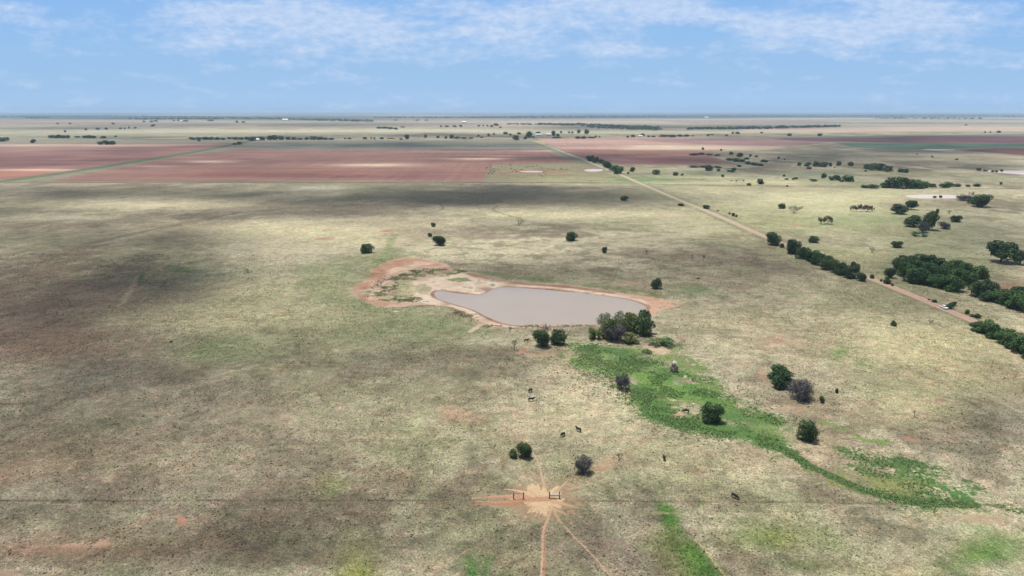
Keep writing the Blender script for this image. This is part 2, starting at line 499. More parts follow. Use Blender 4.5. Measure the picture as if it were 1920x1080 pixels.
# ---- middle distance: pastures and ploughed red fields (y 225..343)
GREY = (168, 172, 142)
poly([(-400, 343), (1186, 343.5), (1030, 276), (1000, 262), (-400, 262)], (160, 154, 132), 4, tex=GR)
REDF = (172, 134, 118)
poly([(-900, 337), (30, 337), (470, 268), (-900, 268)], REDF, 5, tex=FL)
poly([(90, 340), (905, 341.5), (912, 322), (925, 309), (1000, 308), (1085, 306), (1040, 290), (1017, 281), (450, 280), (340, 292)], (172, 130, 116), 4, tex=FL)
poly([(-900, 337), (30, 337), (300, 292), (430, 272), (-900, 275)], (178, 128, 122), 6, .6, tex=FL)
poly([(480, 281), (1016, 281), (995, 266), (520, 265)], (150, 150, 134), 4, tex=GR)
poly([(912, 340), (925, 309), (1085, 306), (1186, 343)], (162, 158, 122), 4, tex=GR)
poly([(1040, 281), (1360, 281.5), (1320, 290), (1400, 312), (1350, 309), (1250, 309.5), (1160, 308), (1110, 300)], (166, 122, 108), 4, tex=FL)
poly([(1005, 259), (1240, 256), (1460, 264), (1480, 276), (1440, 281), (1050, 280.5)], (208, 172, 156), 6, tex=FL)
poly([(1180, 262), (1440, 258), (1600, 262), (1480, 275), (1300, 270)], (172, 138, 134), 18, .8, tex=FL)
poly([(1200, 272), (1470, 274), (1440, 282), (1160, 281)], (226, 206, 176), 14, .8, tex=FL)
poly([(1400, 257), (2300, 247), (2300, 253), (1500, 259)], (128, 152, 122), 10, tex=GR)
poly([(1470, 259), (1700, 256), (2300, 252), (2300, 271), (1900, 268), (1560, 266), (1450, 262)], (150, 104, 106), 14, tex=FL)
poly([(1560, 267), (2300, 271), (2300, 278), (1840, 277), (1690, 281), (1600, 276)], (120, 148, 118), 14, tex=GR)
poly([(1800, 281), (1860, 278), (2300, 276), (2300, 302), (1920, 292)], (146, 102, 94), 10, tex=FL)
poly([(1350, 240), (2300, 236), (2300, 247), (1400, 246)], (216, 190, 170), 20, tex=FL)
poly([(960, 345), (1186, 345), (1170, 337), (1100, 331), (1000, 333)], (186, 182, 138), 14, .5, tex=GR, nat=.6)
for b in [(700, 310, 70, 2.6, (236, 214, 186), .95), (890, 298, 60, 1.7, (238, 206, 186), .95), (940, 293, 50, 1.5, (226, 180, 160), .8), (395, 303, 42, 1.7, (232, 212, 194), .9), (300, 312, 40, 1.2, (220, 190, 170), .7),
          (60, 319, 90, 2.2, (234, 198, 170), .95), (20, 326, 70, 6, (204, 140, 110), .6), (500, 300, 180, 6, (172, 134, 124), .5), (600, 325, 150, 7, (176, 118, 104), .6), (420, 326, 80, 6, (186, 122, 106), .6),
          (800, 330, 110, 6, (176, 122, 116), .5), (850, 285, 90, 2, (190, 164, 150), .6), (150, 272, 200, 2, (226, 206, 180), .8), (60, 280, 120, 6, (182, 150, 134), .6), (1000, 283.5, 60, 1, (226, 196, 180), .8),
          (1250, 300, 90, 5, (172, 116, 110), .6), (1060, 325, 60, 3, (196, 186, 140), .4), (1200, 337, 50, 6, (120, 160, 96), .8), (1260, 340, 60, 6, (130, 160, 104), .5), (1300, 326, 120, 7, (140, 152, 112), .6),
          (1330, 333, 80, 2, (204, 206, 150), .7), (1350, 343, 140, 3, (210, 206, 160), .6), (1250, 344, 70, 2, (206, 204, 156), .6), (1540, 327, 90, 6, (132, 156, 122), .5), (1600, 340, 120, 6, (142, 156, 118), .5),
          (1450, 342, 100, 4, (208, 204, 156), .6), (1500, 285, 160, 8, (166, 160, 136), .5), (1750, 300, 160, 9, (168, 162, 134), .5), (1850, 335, 120, 8, (156, 162, 124), .5), (1740, 306, 34, 1.5, (190, 160, 146), .7),
          (1385, 306, 60, 4, (140, 156, 124), .5), (1000, 322, 60, 3, (206, 140, 124), .8), (1130, 312, 50, 3, (166, 128, 116), .6), (1110, 305, 60, 3, (156, 148, 124), .6)]:
    blob(*b, tex=None)  # the palest streaks are sunlit patches painted into the field colour
# strips beyond y = 262
for b in [(250, 252, 330, 4, (170, 176, 146), .6), (500, 246, 340, 2.6, (224, 214, 184), .8), (200, 238, 150, 1.4, (222, 216, 190), .8), (820, 244, 150, 2.4, (226, 218, 186), .8), (700, 252, 220, 3, (184, 182, 154), .6),
          (100, 231, 170, 3.5, (190, 146, 138), .85), (60, 243, 200, 2.5, (166, 170, 142), .6), (20, 258, 160, 5, (190, 190, 160), .6), (80, 273, 160, 2.2, (216, 196, 172), .8), (260, 262, 180, 3, (140, 150, 124), .5),
          (900, 236, 180, 1.6, (226, 196, 182), .8), (1010, 229, 260, 1.3, (226, 204, 194), .8), (1240, 226, 300, 1, (226, 214, 200), .8), (1400, 230, 200, 3, (216, 198, 178), .7), (1100, 248, 200, 4, (190, 196, 160), .7),
          (1300, 249, 200, 2, (220, 208, 180), .7), (1500, 232, 200, 2, (206, 190, 172), .6), (1700, 236, 260, 3, (206, 184, 168), .6), (1830, 240, 200, 3, (220, 196, 170), .7), (1800, 230, 300, 2, (170, 172, 146), .5),
          (1560, 222.5, 300, .8, (226, 216, 206), .7), (400, 223, 300, 1.2, (140, 144, 130), .6), (100, 221, 200, 1.5, (120, 130, 116), .6), (1100, 220, 400, 1.5, (120, 130, 120), .6), (600, 229, 200, 1.8, (160, 150, 136), .5),
          (230, 216.5, 200, 1, (190, 190, 170), .6), (700, 213.5, 300, 1, (180, 180, 170), .5), (1290, 214, 150, .7, (200, 200, 190), .6), (1170, 218, 200, 1.5, (110, 120, 110), .6), (450, 215, 200, 1, (120, 130, 120), .5)]:
    blob(*b, nat=False)
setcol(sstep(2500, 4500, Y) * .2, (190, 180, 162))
# patchwork of small fields towards the horizon
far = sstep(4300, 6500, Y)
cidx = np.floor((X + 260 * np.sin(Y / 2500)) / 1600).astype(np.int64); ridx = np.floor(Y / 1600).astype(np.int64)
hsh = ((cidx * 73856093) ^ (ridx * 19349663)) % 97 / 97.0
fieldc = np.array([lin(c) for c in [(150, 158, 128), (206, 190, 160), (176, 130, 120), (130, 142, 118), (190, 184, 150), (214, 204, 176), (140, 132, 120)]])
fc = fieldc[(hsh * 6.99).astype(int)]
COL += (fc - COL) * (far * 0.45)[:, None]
# tree-filled bottoms and dark belts
wood = sstep(0.10, 0.4, fbm(X / 3.2, Y, 900, 3, cell * 0.3, 401)) * sstep(6500, 9000, Y)
setcol(wood * 0.75, (74, 92, 68))
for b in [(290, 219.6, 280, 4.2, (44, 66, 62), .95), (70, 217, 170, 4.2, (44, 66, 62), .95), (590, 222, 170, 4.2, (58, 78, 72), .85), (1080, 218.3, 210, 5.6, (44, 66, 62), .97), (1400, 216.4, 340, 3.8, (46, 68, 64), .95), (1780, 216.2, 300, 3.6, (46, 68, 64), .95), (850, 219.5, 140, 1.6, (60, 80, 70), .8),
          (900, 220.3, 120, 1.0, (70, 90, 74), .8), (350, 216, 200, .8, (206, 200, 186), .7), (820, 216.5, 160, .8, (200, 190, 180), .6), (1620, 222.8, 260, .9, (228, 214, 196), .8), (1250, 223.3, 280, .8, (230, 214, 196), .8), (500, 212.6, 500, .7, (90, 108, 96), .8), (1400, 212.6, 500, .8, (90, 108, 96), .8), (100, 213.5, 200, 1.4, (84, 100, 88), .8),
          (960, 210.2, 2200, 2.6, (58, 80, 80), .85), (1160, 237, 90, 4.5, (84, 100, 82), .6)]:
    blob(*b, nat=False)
# fence lines and verges between the fields
line([(-500, 342.6), (300, 342.4), (900, 342.8), (1186, 343.4)], 7, (98, 92, 74), .9, nat=0, soft=.5)
line([(-500, 339.3), (300, 339.5), (905, 340)], 8, (140, 150, 104), .6, nat=0, soft=.5)
line([(-200, 358), (30, 337), (180, 315), (320, 293), (430, 273), (480, 262)], 30, (112, 132, 92), .9, nat=0.3, soft=.3, smooth=False)
line([(60, 281.5), (340, 282), (500, 281), (900, 280.6), (1360, 280.6)], 9, (92, 92, 80), .8, nat=0, soft=.5)
line([(1186, 345), (1500, 349.5), (1700, 352.5), (2100, 356)], 5, (112, 124, 84), .8, nat=0, soft=.5)
line([(1240, 309.5), (1330, 310), (1400, 313)], 14, (110, 132, 88), .7, nat=.2)
line([(1000, 266), (1060, 290), (1110, 309)], 26, (146, 150, 118), .7, nat=0, soft=.3)
# road verges
line(ROAD[:16], 15, (166, 168, 124), .75, nat=.1, soft=.3, smooth=False)
line([(a - 5, b + 5) for a, b in ROAD[1:12]], 2.5, (132, 110, 90), .6, nat=.1, smooth=False, brk=.7)
line([(a + 9, b - 2) for a, b in ROAD[1:12]], 2, (140, 116, 92), .6, nat=.1, smooth=False, brk=.7)

# ---- pond surroundings
REDO = smooth_poly([(667, 545), (676, 528), (700, 513), (716, 500), (738, 486), (765, 482), (800, 486), (832, 497), (850, 507), (880, 512), (905, 519), (960, 526.5), (1060, 535), (1150, 546),
                    (1215, 557), (1262, 566), (1276, 573), (1240, 583), (1222, 592), (1215, 602), (1117, 609), (1015, 611.5), (960, 612), (925, 613), (905, 605), (878, 592), (846, 580), (800, 573), (750, 574), (710, 571), (680, 562)], 3)
poly(REDO, (214, 178, 152), 1.0, .95, tex=SO, nat=.5, brk=.3, bl=4)
poly([(667, 545), (676, 528), (700, 513), (716, 500), (738, 486), (765, 484), (800, 489), (825, 499), (790, 500), (755, 508), (730, 525), (700, 545), (705, 560), (760, 570), (710, 571), (680, 562)], (192, 138, 112), 2.0, .85, tex=SO, nat=.5, smooth=True, brk=.6, bl=9)
poly([(770, 545), (763, 532), (790, 526), (830, 518), (865, 514), (882, 518), (900, 526), (940, 531), (1000, 536), (1060, 541), (1150, 552), (1200, 562), (1222, 575), (1218, 590), (1150, 606), (1015, 613), (935, 610), (905, 601), (880, 588), (845, 577), (800, 570), (775, 560)],
     (236, 214, 192), 1.5, .92, tex=SO, nat=.25, smooth=True, brk=.2)
poly([(1208, 558), (1262, 566), (1276, 573), (1240, 582), (1222, 594), (1214, 575)], (214, 164, 136), 1.4, .9, tex=SO, nat=.3)
poly([(700, 550), (716, 536), (735, 522), (762, 508), (800, 503), (870, 506), (882, 514), (830, 518), (790, 524), (762, 534), (768, 550), (790, 562), (745, 566), (712, 562)], (116, 120, 84), 1.2, .85, tex=WD, nat=.5, brk=.7, bl=4)
poly([(745, 528), (770, 524), (778, 536), (770, 556), (745, 560), (742, 545)], (180, 176, 128), 1.5, .8, tex=GR, nat=.4, brk=.3)
poly([(835, 526), (850, 521), (875, 521), (886, 527), (862, 530)], (140, 150, 96), .8, .9, tex=GR, nat=.2)
poly([(776, 540), (785, 533), (800, 532), (805, 542), (798, 552), (783, 552)], (170, 164, 124), 1.2, .7, tex=GR, nat=.3)
line([(700, 560), (716, 530), (745, 506), (800, 494)], 5, (232, 204, 178), .7, tex=SO, nat=.6, brk=.6)
line([(880, 514), (905, 520), (960, 529), (1060, 538), (1150, 549)], 4, (150, 92, 68), .9, tex=SO, nat=.15, brk=.4)
line([(890, 510), (960, 519), (1060, 529), (1160, 541), (1240, 556)], 9, (112, 124, 78), .75, tex=GR, nat=.4, brk=.3)
line([(800, 572), (846, 580), (878, 592), (905, 605)], 4, (140, 118, 84), .6, nat=.4, brk=.7)
poly([(560, 500), (640, 480), (740, 465), (770, 475), (700, 505), (660, 535), (655, 560), (700, 578), (900, 610), (880, 625), (700, 590), (560, 560)], (140, 152, 104), 10, .55, nat=1)
line([(905, 612), (960, 613), (1060, 613), (1110, 610)], 5, (150, 142, 100), .7, nat=.4, brk=.4)
line([(905, 606), (893, 616), (880, 622)], 3, (226, 200, 170), .8, tex=SO, nat=.2)

m_ = np.nonzero((np.abs(X) < 260) & (Y > 250) & (Y < 560))[0]
sd_ = sdf(X[m_] + .08 * wx[m_], Y[m_] + .08 * wy[m_], POND_W)
w_ = np.zeros(X.size); w_[m_] = sstep(2.4, .6, sd_ - 1.1 * vnoise(X[m_] / 9, Y[m_] / 9, 71)) * .85
setcol(w_, (158, 110, 96), SO)
blob(906, 544, 16, 4, (150, 116, 106), .9, tex=SO)
# ---- green gully below the dam
poly([(1060, 640), (1100, 636), (1150, 648), (1215, 645), (1262, 655), (1285, 690), (1330, 728), (1390, 748), (1440, 775), (1500, 800), (1490, 835), (1400, 822), (1300, 806), (1240, 795), (1195, 762), (1190, 738), (1150, 708), (1095, 692), (1075, 668)],
     (144, 166, 102), 6, .85, tex=WD, nat=.9, smooth=True, brk=.5, bl=9)
for pts, w, c in [([(1105, 648), (1150, 660), (1190, 676), (1245, 690)], 9, (66, 120, 52)), ([(1070, 660), (1120, 690)], 7, (104, 140, 70)), ([(1185, 735), (1215, 755), (1240, 775)], 9, (64, 110, 50)),
                  ([(1230, 700), (1280, 720), (1330, 745), (1360, 765)], 12, (84, 146, 56)), ([(1160, 700), (1200, 715), (1250, 740)], 8, (110, 166, 66)), ([(1240, 785), (1290, 797), (1350, 806), (1420, 822), (1455, 836)], 7, (58, 108, 48)),
                  ([(1360, 780), (1400, 790), (1450, 795), (1482, 800)], 9, (78, 130, 60)), ([(1255, 665), (1300, 690), (1330, 720)], 8, (120, 150, 80)), ([(1340, 765), (1400, 775), (1440, 785)], 7, (96, 140, 66)),
                  ([(1445, 834), (1490, 858), (1530, 880), (1580, 902), (1640, 924)], 4, (68, 104, 52)), ([(1640, 924), (1700, 938), (1760, 947), (1810, 947)], 6, (54, 100, 46)),
                  ([(1595, 848), (1630, 862), (1670, 880)], 6, (96, 124, 74)), ([(1612, 880), (1650, 895)], 5, (76, 120, 56)), ([(1690, 870), (1730, 885), (1765, 900), (1805, 915)], 6, (58, 110, 50)), ([(1700, 905), (1730, 918), (1765, 930)], 8, (66, 130, 52)),
                  ([(1540, 798), (1580, 808), (1620, 822), (1660, 836)], 5, (126, 160, 74)), ([(1560, 905), (1620, 905), (1680, 915)], 7, (156, 160, 98)), ([(1880, 955), (1940, 975)], 5, (80, 120, 60)), ([(1215, 640), (1265, 645)], 6, (78, 100, 64))]:
    line(pts, w * 1.1, tuple(int(v * .9 + 16) for v in c), .8, tex=WD, nat=.9, brk=.5, bl=4, soft=1.0)
line([(1190, 728), (1215, 752), (1235, 772), (1262, 790), (1300, 802), (1360, 812), (1420, 826), (1455, 838)], 7, (80, 134, 62), .9, tex=WD, nat=.5, brk=.2)
line([(1455, 838), (1490, 857), (1530, 879), (1580, 902), (1640, 924), (1700, 938), (1760, 947), (1815, 947)], 2.8, (60, 98, 50), .95, tex=WD, nat=.2)
for b in [(1290, 787, 13, 6, SAND, .95), (1240, 745, 14, 4, (216, 200, 156), .8), (1265, 765, 14, 8, (206, 190, 146), .7), (1350, 738, 12, 3, SAND, .6), (1265, 700, 6, 5, (214, 196, 162), .7)]:
    blob(*b, tex=SO, hard=1.6)
# green draw at the bottom
poly([(1222, 944), (1250, 944), (1268, 978), (1300, 1015), (1370, 1090), (1290, 1090), (1262, 1040), (1228, 992)], (84, 128, 50), 2.2, .95, tex=GR, nat=.35, smooth=True, brk=.2)
poly([(1190, 1010), (1230, 985), (1290, 1060), (1300, 1090), (1230, 1060)], (136, 144, 86), 4, .6, nat=.4, smooth=True)
line([(1303, 1012), (1325, 1035), (1350, 1068), (1372, 1090)], .8, (196, 184, 140), .8, nat=.1)
# faint tracks and old terraces
for pts, w, c, s in [([(215, 585), (240, 550), (262, 518), (285, 508)], 3, (188, 172, 138), .7), ([(262, 524), (270, 512)], 3, (92, 122, 74), .9), ([(175, 455), (280, 432), (380, 412), (450, 398)], 5, (116, 108, 80), .7),
                     ([(175, 459), (290, 437), (400, 414), (470, 398)], 5, (200, 190, 152), .5), ([(150, 400), (280, 392), (420, 375)], 10, (208, 198, 160), .5), ([(790, 402), (830, 392), (810, 380), (700, 376)], 3, (112, 104, 86), .6),
                     ([(860, 375), (930, 384), (925, 395), (975, 410), (974, 420)], 3, (112, 104, 86), .6), ([(870, 378), (945, 386), (940, 396), (990, 410)], 3, (190, 182, 150), .5), ([(1060, 372), (1100, 366), (1130, 365)], 4, (196, 182, 152), .7),
                     ([(150, 1046), (210, 1008), (300, 958)], .9, (198, 170, 130), .7), ([(0, 941), (160, 945)], .7, (196, 186, 152), .7), ([(500, 838), (560, 805)], 1, (120, 110, 84), .5), ([(90, 735), (130, 705), (190, 690)], 1.6, (176, 150, 124), .5),
                     ([(1240, 810), (1190, 842), (1120, 872), (1060, 905)], .8, (176, 150, 116), .7), ([(740, 440), (720, 480), (690, 520)], 6, (140, 156, 104), .6), ([(1400, 392), (1440, 390), (1480, 392)], 3, (206, 196, 160), .5),
                     ([(1440, 650), (1560, 640)], 2, (176, 160, 128), .3), ([(1640, 470), (1690, 462), (1730, 452)], 3, (140, 128, 96), .5), ([(0, 1075), (60, 1062), (120, 1068)], 1.2, (230, 214, 184), .5), ([(1070, 960), (1500, 963), (1950, 980)], .8, (196, 188, 146), .35)]:
    line(pts, w, c, s, nat=.12)
# line under the bottom fence
line([(-100, 939), (500, 938), (880, 938), (1150, 940), (1500, 942), (2000, 949)], .9, (112, 98, 76), .75, nat=.05, soft=.8, smooth=False, brk=.5)
line([(-100, 944), (880, 943)], 1.6, (140, 120, 96), .4, nat=.1, brk=.7)
nearw = sstep(1300, 900, Y)
m1, m2 = fbm(X, Y, 11, 4, cell, 901), fbm(X, Y, 4, 3, cell, 907)
SOC *= np.clip(1 + .30 * m1 + .18 * m2, .5, 1.25)[:, None] ** np.array([.8, 1.0, 1.15])
MSK[:, 2] *= np.clip(1 - nearw * .75 * sstep(.12, .65, m1 * .6 + m2 * .6), 0, 1)
# trampled gateway with cattle trails running out of it
blob(1016, 936, 62, 22, (176, 148, 114), .6, tex=SO)
gcx, gcy, _ = ground_at(1015, 937)
i_ = np.nonzero((np.abs(X - gcx) < 30) & (np.abs(Y - gcy) < 30))[0]
th_ = np.arctan2(Y[i_] - gcy, X[i_] - gcx); rr0 = np.hypot((X[i_] - gcx), (Y[i_] - gcy) * .72)
spk = np.abs(vnoise(th_ * 4.2 + 3, th_ * 0 + .3, 881)) * 5.2 + np.abs(vnoise(th_ * 11, th_ * 0 + .7, 883)) * 2.6 + 2.6 * np.exp(-((np.abs(th_) - math.pi) / .35) ** 2)
lay(i_, sstep(1.9, .1, (rr0 - 3.5 - spk * 1.3) / 3.0) * .27, (170, 128, 94), SO)
lay(i_, sstep(.9, -.5, rr0 - 2.3 - spk * .8), (240, 206, 162), SO)
poly([(990, 932), (1040, 932), (1042, 939), (992, 940)], (204, 148, 116), .6, .7, tex=SO, nat=.1)
for pts, w, c, tp in [([(1000, 935), (950, 940), (890, 940)], 2.6, (204, 146, 110), 1), ([(1000, 930), (940, 930), (890, 934)], 2.4, (220, 160, 126), 1), ([(1000, 930), (975, 921), (945, 916)], 1.4, (232, 200, 156), 1),
                      ([(980, 943), (930, 945), (875, 945)], 1.6, (186, 120, 84), 1), ([(1035, 940), (1060, 946), (1085, 952)], 1.8, (222, 176, 134), 1), ([(1035, 930), (1050, 914), (1062, 902)], 1.3, (206, 186, 146), 1),
                      ([(1002, 950), (990, 962), (986, 972)], 1.2, (220, 186, 140), 1), ([(1000, 925), (985, 915)], 1.2, (226, 190, 146), 1),
                      ([(1010, 955), (1004, 968)], .8, (226, 190, 150), 1), ([(1035, 952), (1066, 966)], 1.0, (216, 180, 140), 1)]:
    line(pts, w * .8, c, .85, tex=SO, nat=.12, taper=bool(tp), brk=.35, bl=2.2, soft=.35)
line([(1020, 914), (1015, 890), (1008, 865), (999, 848)], .6, (218, 180, 148), .8, tex=SO, nat=.03)
line([(984, 838), (962, 812), (945, 788), (935, 760), (920, 722)], .5, (170, 140, 108), .8, tex=SO, nat=.05)
line([(1030, 950), (1031, 962), (1022, 985), (1017, 1005), (1017, 1040), (1014, 1095)], .5, (220, 180, 146), .85, tex=SO, nat=.03)
line([(1021, 1000), (1022, 1040), (1020, 1095)], .4, (188, 126, 92), .7, tex=SO, nat=.08)
line([(1036, 952), (1048, 975), (1075, 1005), (1105, 1035), (1150, 1085)], .45, (210, 172, 136), .8, tex=SO, nat=.03)
line([(1065, 918), (1110, 905), (1150, 895)], .5, (200, 176, 134), .6, tex=SO, nat=.03)
line([(800, 1085), (860, 1040), (930, 1010)], .7, (190, 140, 108), .4, tex=SO, nat=.05)

GZ = pond_floor(X, Y) + relief(X, Y)
me = mesh_np('ground', np.stack([X, Y, GZ], -1), grid_faces(NR, NC))
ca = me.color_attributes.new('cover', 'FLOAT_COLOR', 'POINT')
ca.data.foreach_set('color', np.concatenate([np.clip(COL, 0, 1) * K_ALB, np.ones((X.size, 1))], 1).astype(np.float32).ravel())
for nm_, ar_ in (('soil', SOC), ('weeds', WDC)):
    cc_ = me.color_attributes.new(nm_, 'FLOAT_COLOR', 'POINT')
    cc_.data.foreach_set('color', np.concatenate([np.clip(ar_, 0, 1) * K_ALB, np.ones((X.size, 1))], 1).astype(np.float32).ravel())
fa_ = me.attributes.new('ploughed', 'FLOAT', 'POINT'); fa_.data.foreach_set('value', np.clip(FLD, 0, 1).astype(np.float32))
cb = me.color_attributes.new('mask', 'FLOAT_COLOR', 'POINT')
cb.data.foreach_set('color', np.concatenate([np.clip(MSK, 0, 1), np.ones((X.size, 1))], 1).astype(np.float32).ravel())

gm = bpy.data.materials.new('prairie'); gm.use_nodes = True
t = gm.node_tree; bs = t.nodes['Principled BSDF']
bs.inputs['Roughness'].default_value = 0.95; bs.inputs['Specular IOR Level'].default_value = 0.15
tcn = NN(t, 'ShaderNodeTexCoord')
cov = NN(t, 'ShaderNodeAttribute', attribute_name='cover'); msk = NN(t, 'ShaderNodeAttribute', attribute_name='mask')
ms = NN(t, 'ShaderNodeSeparateColor'); t.links.new(msk.outputs['Color'], ms.inputs[0])


def gnoise(scale, detail, rough=0.6, dist=0.0, stretch=None):
    n = NN(t, 'ShaderNodeTexNoise', i_Scale=scale, i_Detail=detail, i_Roughness=rough, i_Distortion=dist)
    if stretch:
        mp = NN(t, 'ShaderNodeMapping'); mp.inputs['Scale'].default_value = stretch
        t.links.new(tcn.outputs['Object'], mp.inputs[0]); t.links.new(mp.outputs[0], n.inputs['Vector'])
    else:
        t.links.new(tcn.outputs['Object'], n.inputs['Vector'])
    return n.outputs[0]


na = gnoise(1.6, 4, 0.72, 1.2)
nb = gnoise(0.28, 3, 0.6, 0.6)
nc_ = gnoise(3.6, 2, 0.6)
# clumps of dry grass: pale heads, dark gaps
gr = ramp(t, na, [(0.28, 0.22), (0.40, 0.62), (0.50, 1.0), (0.60, 1.42), (0.72, 1.9)])
gr2 = ramp(t, nb, [(0.3, 0.70), (0.7, 1.30)])
gr3 = ramp(t, gnoise(0.045, 6, 0.72, 0.8), [(0.30, 0.66), (0.45, 0.95), (0.55, 1.03), (0.70, 1.30)])
c = cov.outputs['Color']
tuft = mixc(t, 1.0, gr, gr2, 'MULTIPLY')
tuft = mixc(t, 1.0, tuft, ramp(t, nc_, [(0.3, 0.70), (0.7, 1.30)]), 'MULTIPLY')
tuft = mixc(t, 1.0, tuft, gr3, 'MULTIPLY')
ctex = mixc(t, ms.outputs[0], c, mixc(t, 1.0, c, tuft, 'MULTIPLY'))
# hue drift of the sward between straw, olive and fawn
hue = ramp(t, gnoise(0.11, 4, 0.65, 0.4), [(0.3, (0.92, 1.02, 0.88)), (0.5, (1.0, 1.0, 1.0)), (0.7, (1.12, 0.98, 0.96))])
ctex = mixc(t, M2(t, 'MULTIPLY', ms.outputs[0], 0.9), ctex, mixc(t, 1.0, ctex, hue, 'MULTIPLY'))
# ploughed land: furrows and drifts across the field
fd = NN(t, 'ShaderNodeAttribute', attribute_name='ploughed')
fur = ramp(t, gnoise(1.0, 5, 0.6, 0.3, stretch=(0.0035, 0.03, 1)), [(0.30, (0.80, 0.76, 0.76)), (0.5, (1.0, 1.0, 1.0)), (0.68, (1.16, 1.24, 1.24))])
ctex = mixc(t, fd.outputs['Fac'], ctex, mixc(t, 1.0, ctex, fur, 'MULTIPLY'))
fur2 = ramp(t, gnoise(1.0, 3, 0.6, 0.0, stretch=(0.09, 0.004, 1)), [(0.35, 0.93), (0.65, 1.08)])
ctex = mixc(t, fd.outputs['Fac'], ctex, mixc(t, 1.0, ctex, fur2, 'MULTIPLY'))


def cover_of(share, noise, lo, hi):
    """patchy cover: the share of ground taken, broken up by the noise"""
    n = NN(t, 'ShaderNodeMapRange'); n.interpolation_type = 'SMOOTHSTEP'
    n.inputs[1].default_value = lo; n.inputs[2].default_value = hi
    t.links.new(M2(t, 'ADD', share, M2(t, 'MULTIPLY', M2(t, 'SUBTRACT', noise, 0.5), 2.9)), n.inputs[0])
    return n.outputs[0]


# lush weeds: leafy mottling
wdc = NN(t, 'ShaderNodeAttribute', attribute_name='weeds')
wn = gnoise(0.55, 6, 0.7, 1.0)
wt = ramp(t, gnoise(1.3, 5, 0.7, 1.2), [(0.36, (0.58, 0.66, 0.55)), (0.5, (0.98, 1.0, 0.92)), (0.66, (1.5, 1.32, 1.3))])
ctex = mixc(t, cover_of(ms.outputs[1], wn, 0.30, 0.62), ctex, mixc(t, 1.0, wdc.outputs['Color'], wt, 'MULTIPLY'))
# bare soil: hoof marks and clods
soc = NN(t, 'ShaderNodeAttribute', attribute_name='soil')
sn = gnoise(0.9, 6, 0.75, 0.6)
st = ramp(t, gnoise(1.7, 5, 0.7, 0.3), [(0.32, 0.74), (0.5, 1.0), (0.7, 1.18)])
ctex = mixc(t, cover_of(ms.outputs[2], sn, 0.28, 0.58), ctex, mixc(t, 1.0, soc.outputs['Color'], st, 'MULTIPLY'))
t.links.new(ctex, bs.inputs['Base Color'])
bp = NN(t, 'ShaderNodeBump'); bp.inputs['Strength'].default_value = 0.9; bp.inputs['Distance'].default_value = 0.35
t.links.new(M2(t, 'ADD', na, M2(t, 'MULTIPLY', nc_, 0.4)), bp.inputs['Height'])
t.links.new(bp.outputs[0], bs.inputs['Normal'])
tag(link('ground', me, gm, smooth=True), 'open prairie of dry and green grass with bare red soil', kind='structure')
print('ground', NR, NC, NR * NC)

# ------------------------------------------------------------------ water
wm = bpy.data.materials.new('muddy_water'); wm.use_nodes = True
t = wm.node_tree; bs = t.nodes['Principled BSDF']
bs.inputs['Roughness'].default_value = 0.16
bs.inputs['IOR'].default_value = 1.33
tcn = NN(t, 'ShaderNodeTexCoord')
no = NN(t, 'ShaderNodeTexNoise', i_Scale=0.02, i_Detail=3.0)
t.links.new(tcn.outputs['Object'], no.inputs['Vector'])
t.links.new(ramp(t, no.outputs[0], [(0.35, (0.218, 0.182, 0.146)), (0.65, (0.244, 0.204, 0.164))]), bs.inputs['Base Color'])
rp = NN(t, 'ShaderNodeTexNoise', i_Scale=1.3, i_Detail=3.0)
t.links.new(tcn.outputs['Object'], rp.inputs['Vector'])
bp = NN(t, 'ShaderNodeBump'); bp.inputs['Strength'].default_value = 0.25; bp.inputs['Distance'].default_value = 0.03
t.links.new(rp.outputs[0], bp.inputs['Height']); t.links.new(bp.outputs[0], bs.inputs['Normal'])


sm = wm.copy(); sm.name = 'silty_water'
for nd in sm.node_tree.nodes:
    if nd.type == 'VALTORGB': nd.color_ramp.elements[0].color = (.40, .34, .31, 1); nd.color_ramp.elements[1].color = (.44, .38, .34, 1)
sm.node_tree.nodes['Principled BSDF'].inputs['Roughness'].default_value = .4


def sheet(name, pts, z, mat, label):
    bm = bmesh.new()
    f = bm.faces.new([bm.verts.new((x, y, z)) for x, y in pts])
    if f.calc_area() and f.normal.z < 0: f.normal_flip()
    bm.normal_update()
    if f.normal.z < 0: f.normal_flip()
    m = bpy.data.meshes.new(name); bm.to_mesh(m); bm.free()
    return tag(link(name, m, mat), label, kind='structure')


a = np.array(POND_W); cxy = a.mean(0)
# the water sheet runs a little under the bank; the bank itself cuts the shoreline
bmw = [(x + (x - cxy[0]) / np.hypot(x - cxy[0], y - cxy[1]) * 3.0, y + (y - cxy[1]) / np.hypot(x - cxy[0], y - cxy[1]) * 3.0) for x, y in POND_W]
x0, x1, y0, y1 = a[:, 0].min() - 4, a[:, 0].max() + 4, a[:, 1].min() - 4, a[:, 1].max() + 4
sheet('water', [(x0, y0), (x1, y0), (x1, y1), (x0, y1)], -0.45, wm, 'muddy grey water of the large stock pond')
for lb, pts in FARPONDS.items():
    sheet('water', smooth_poly(W(pts), 4), 0.02, sm, lb)

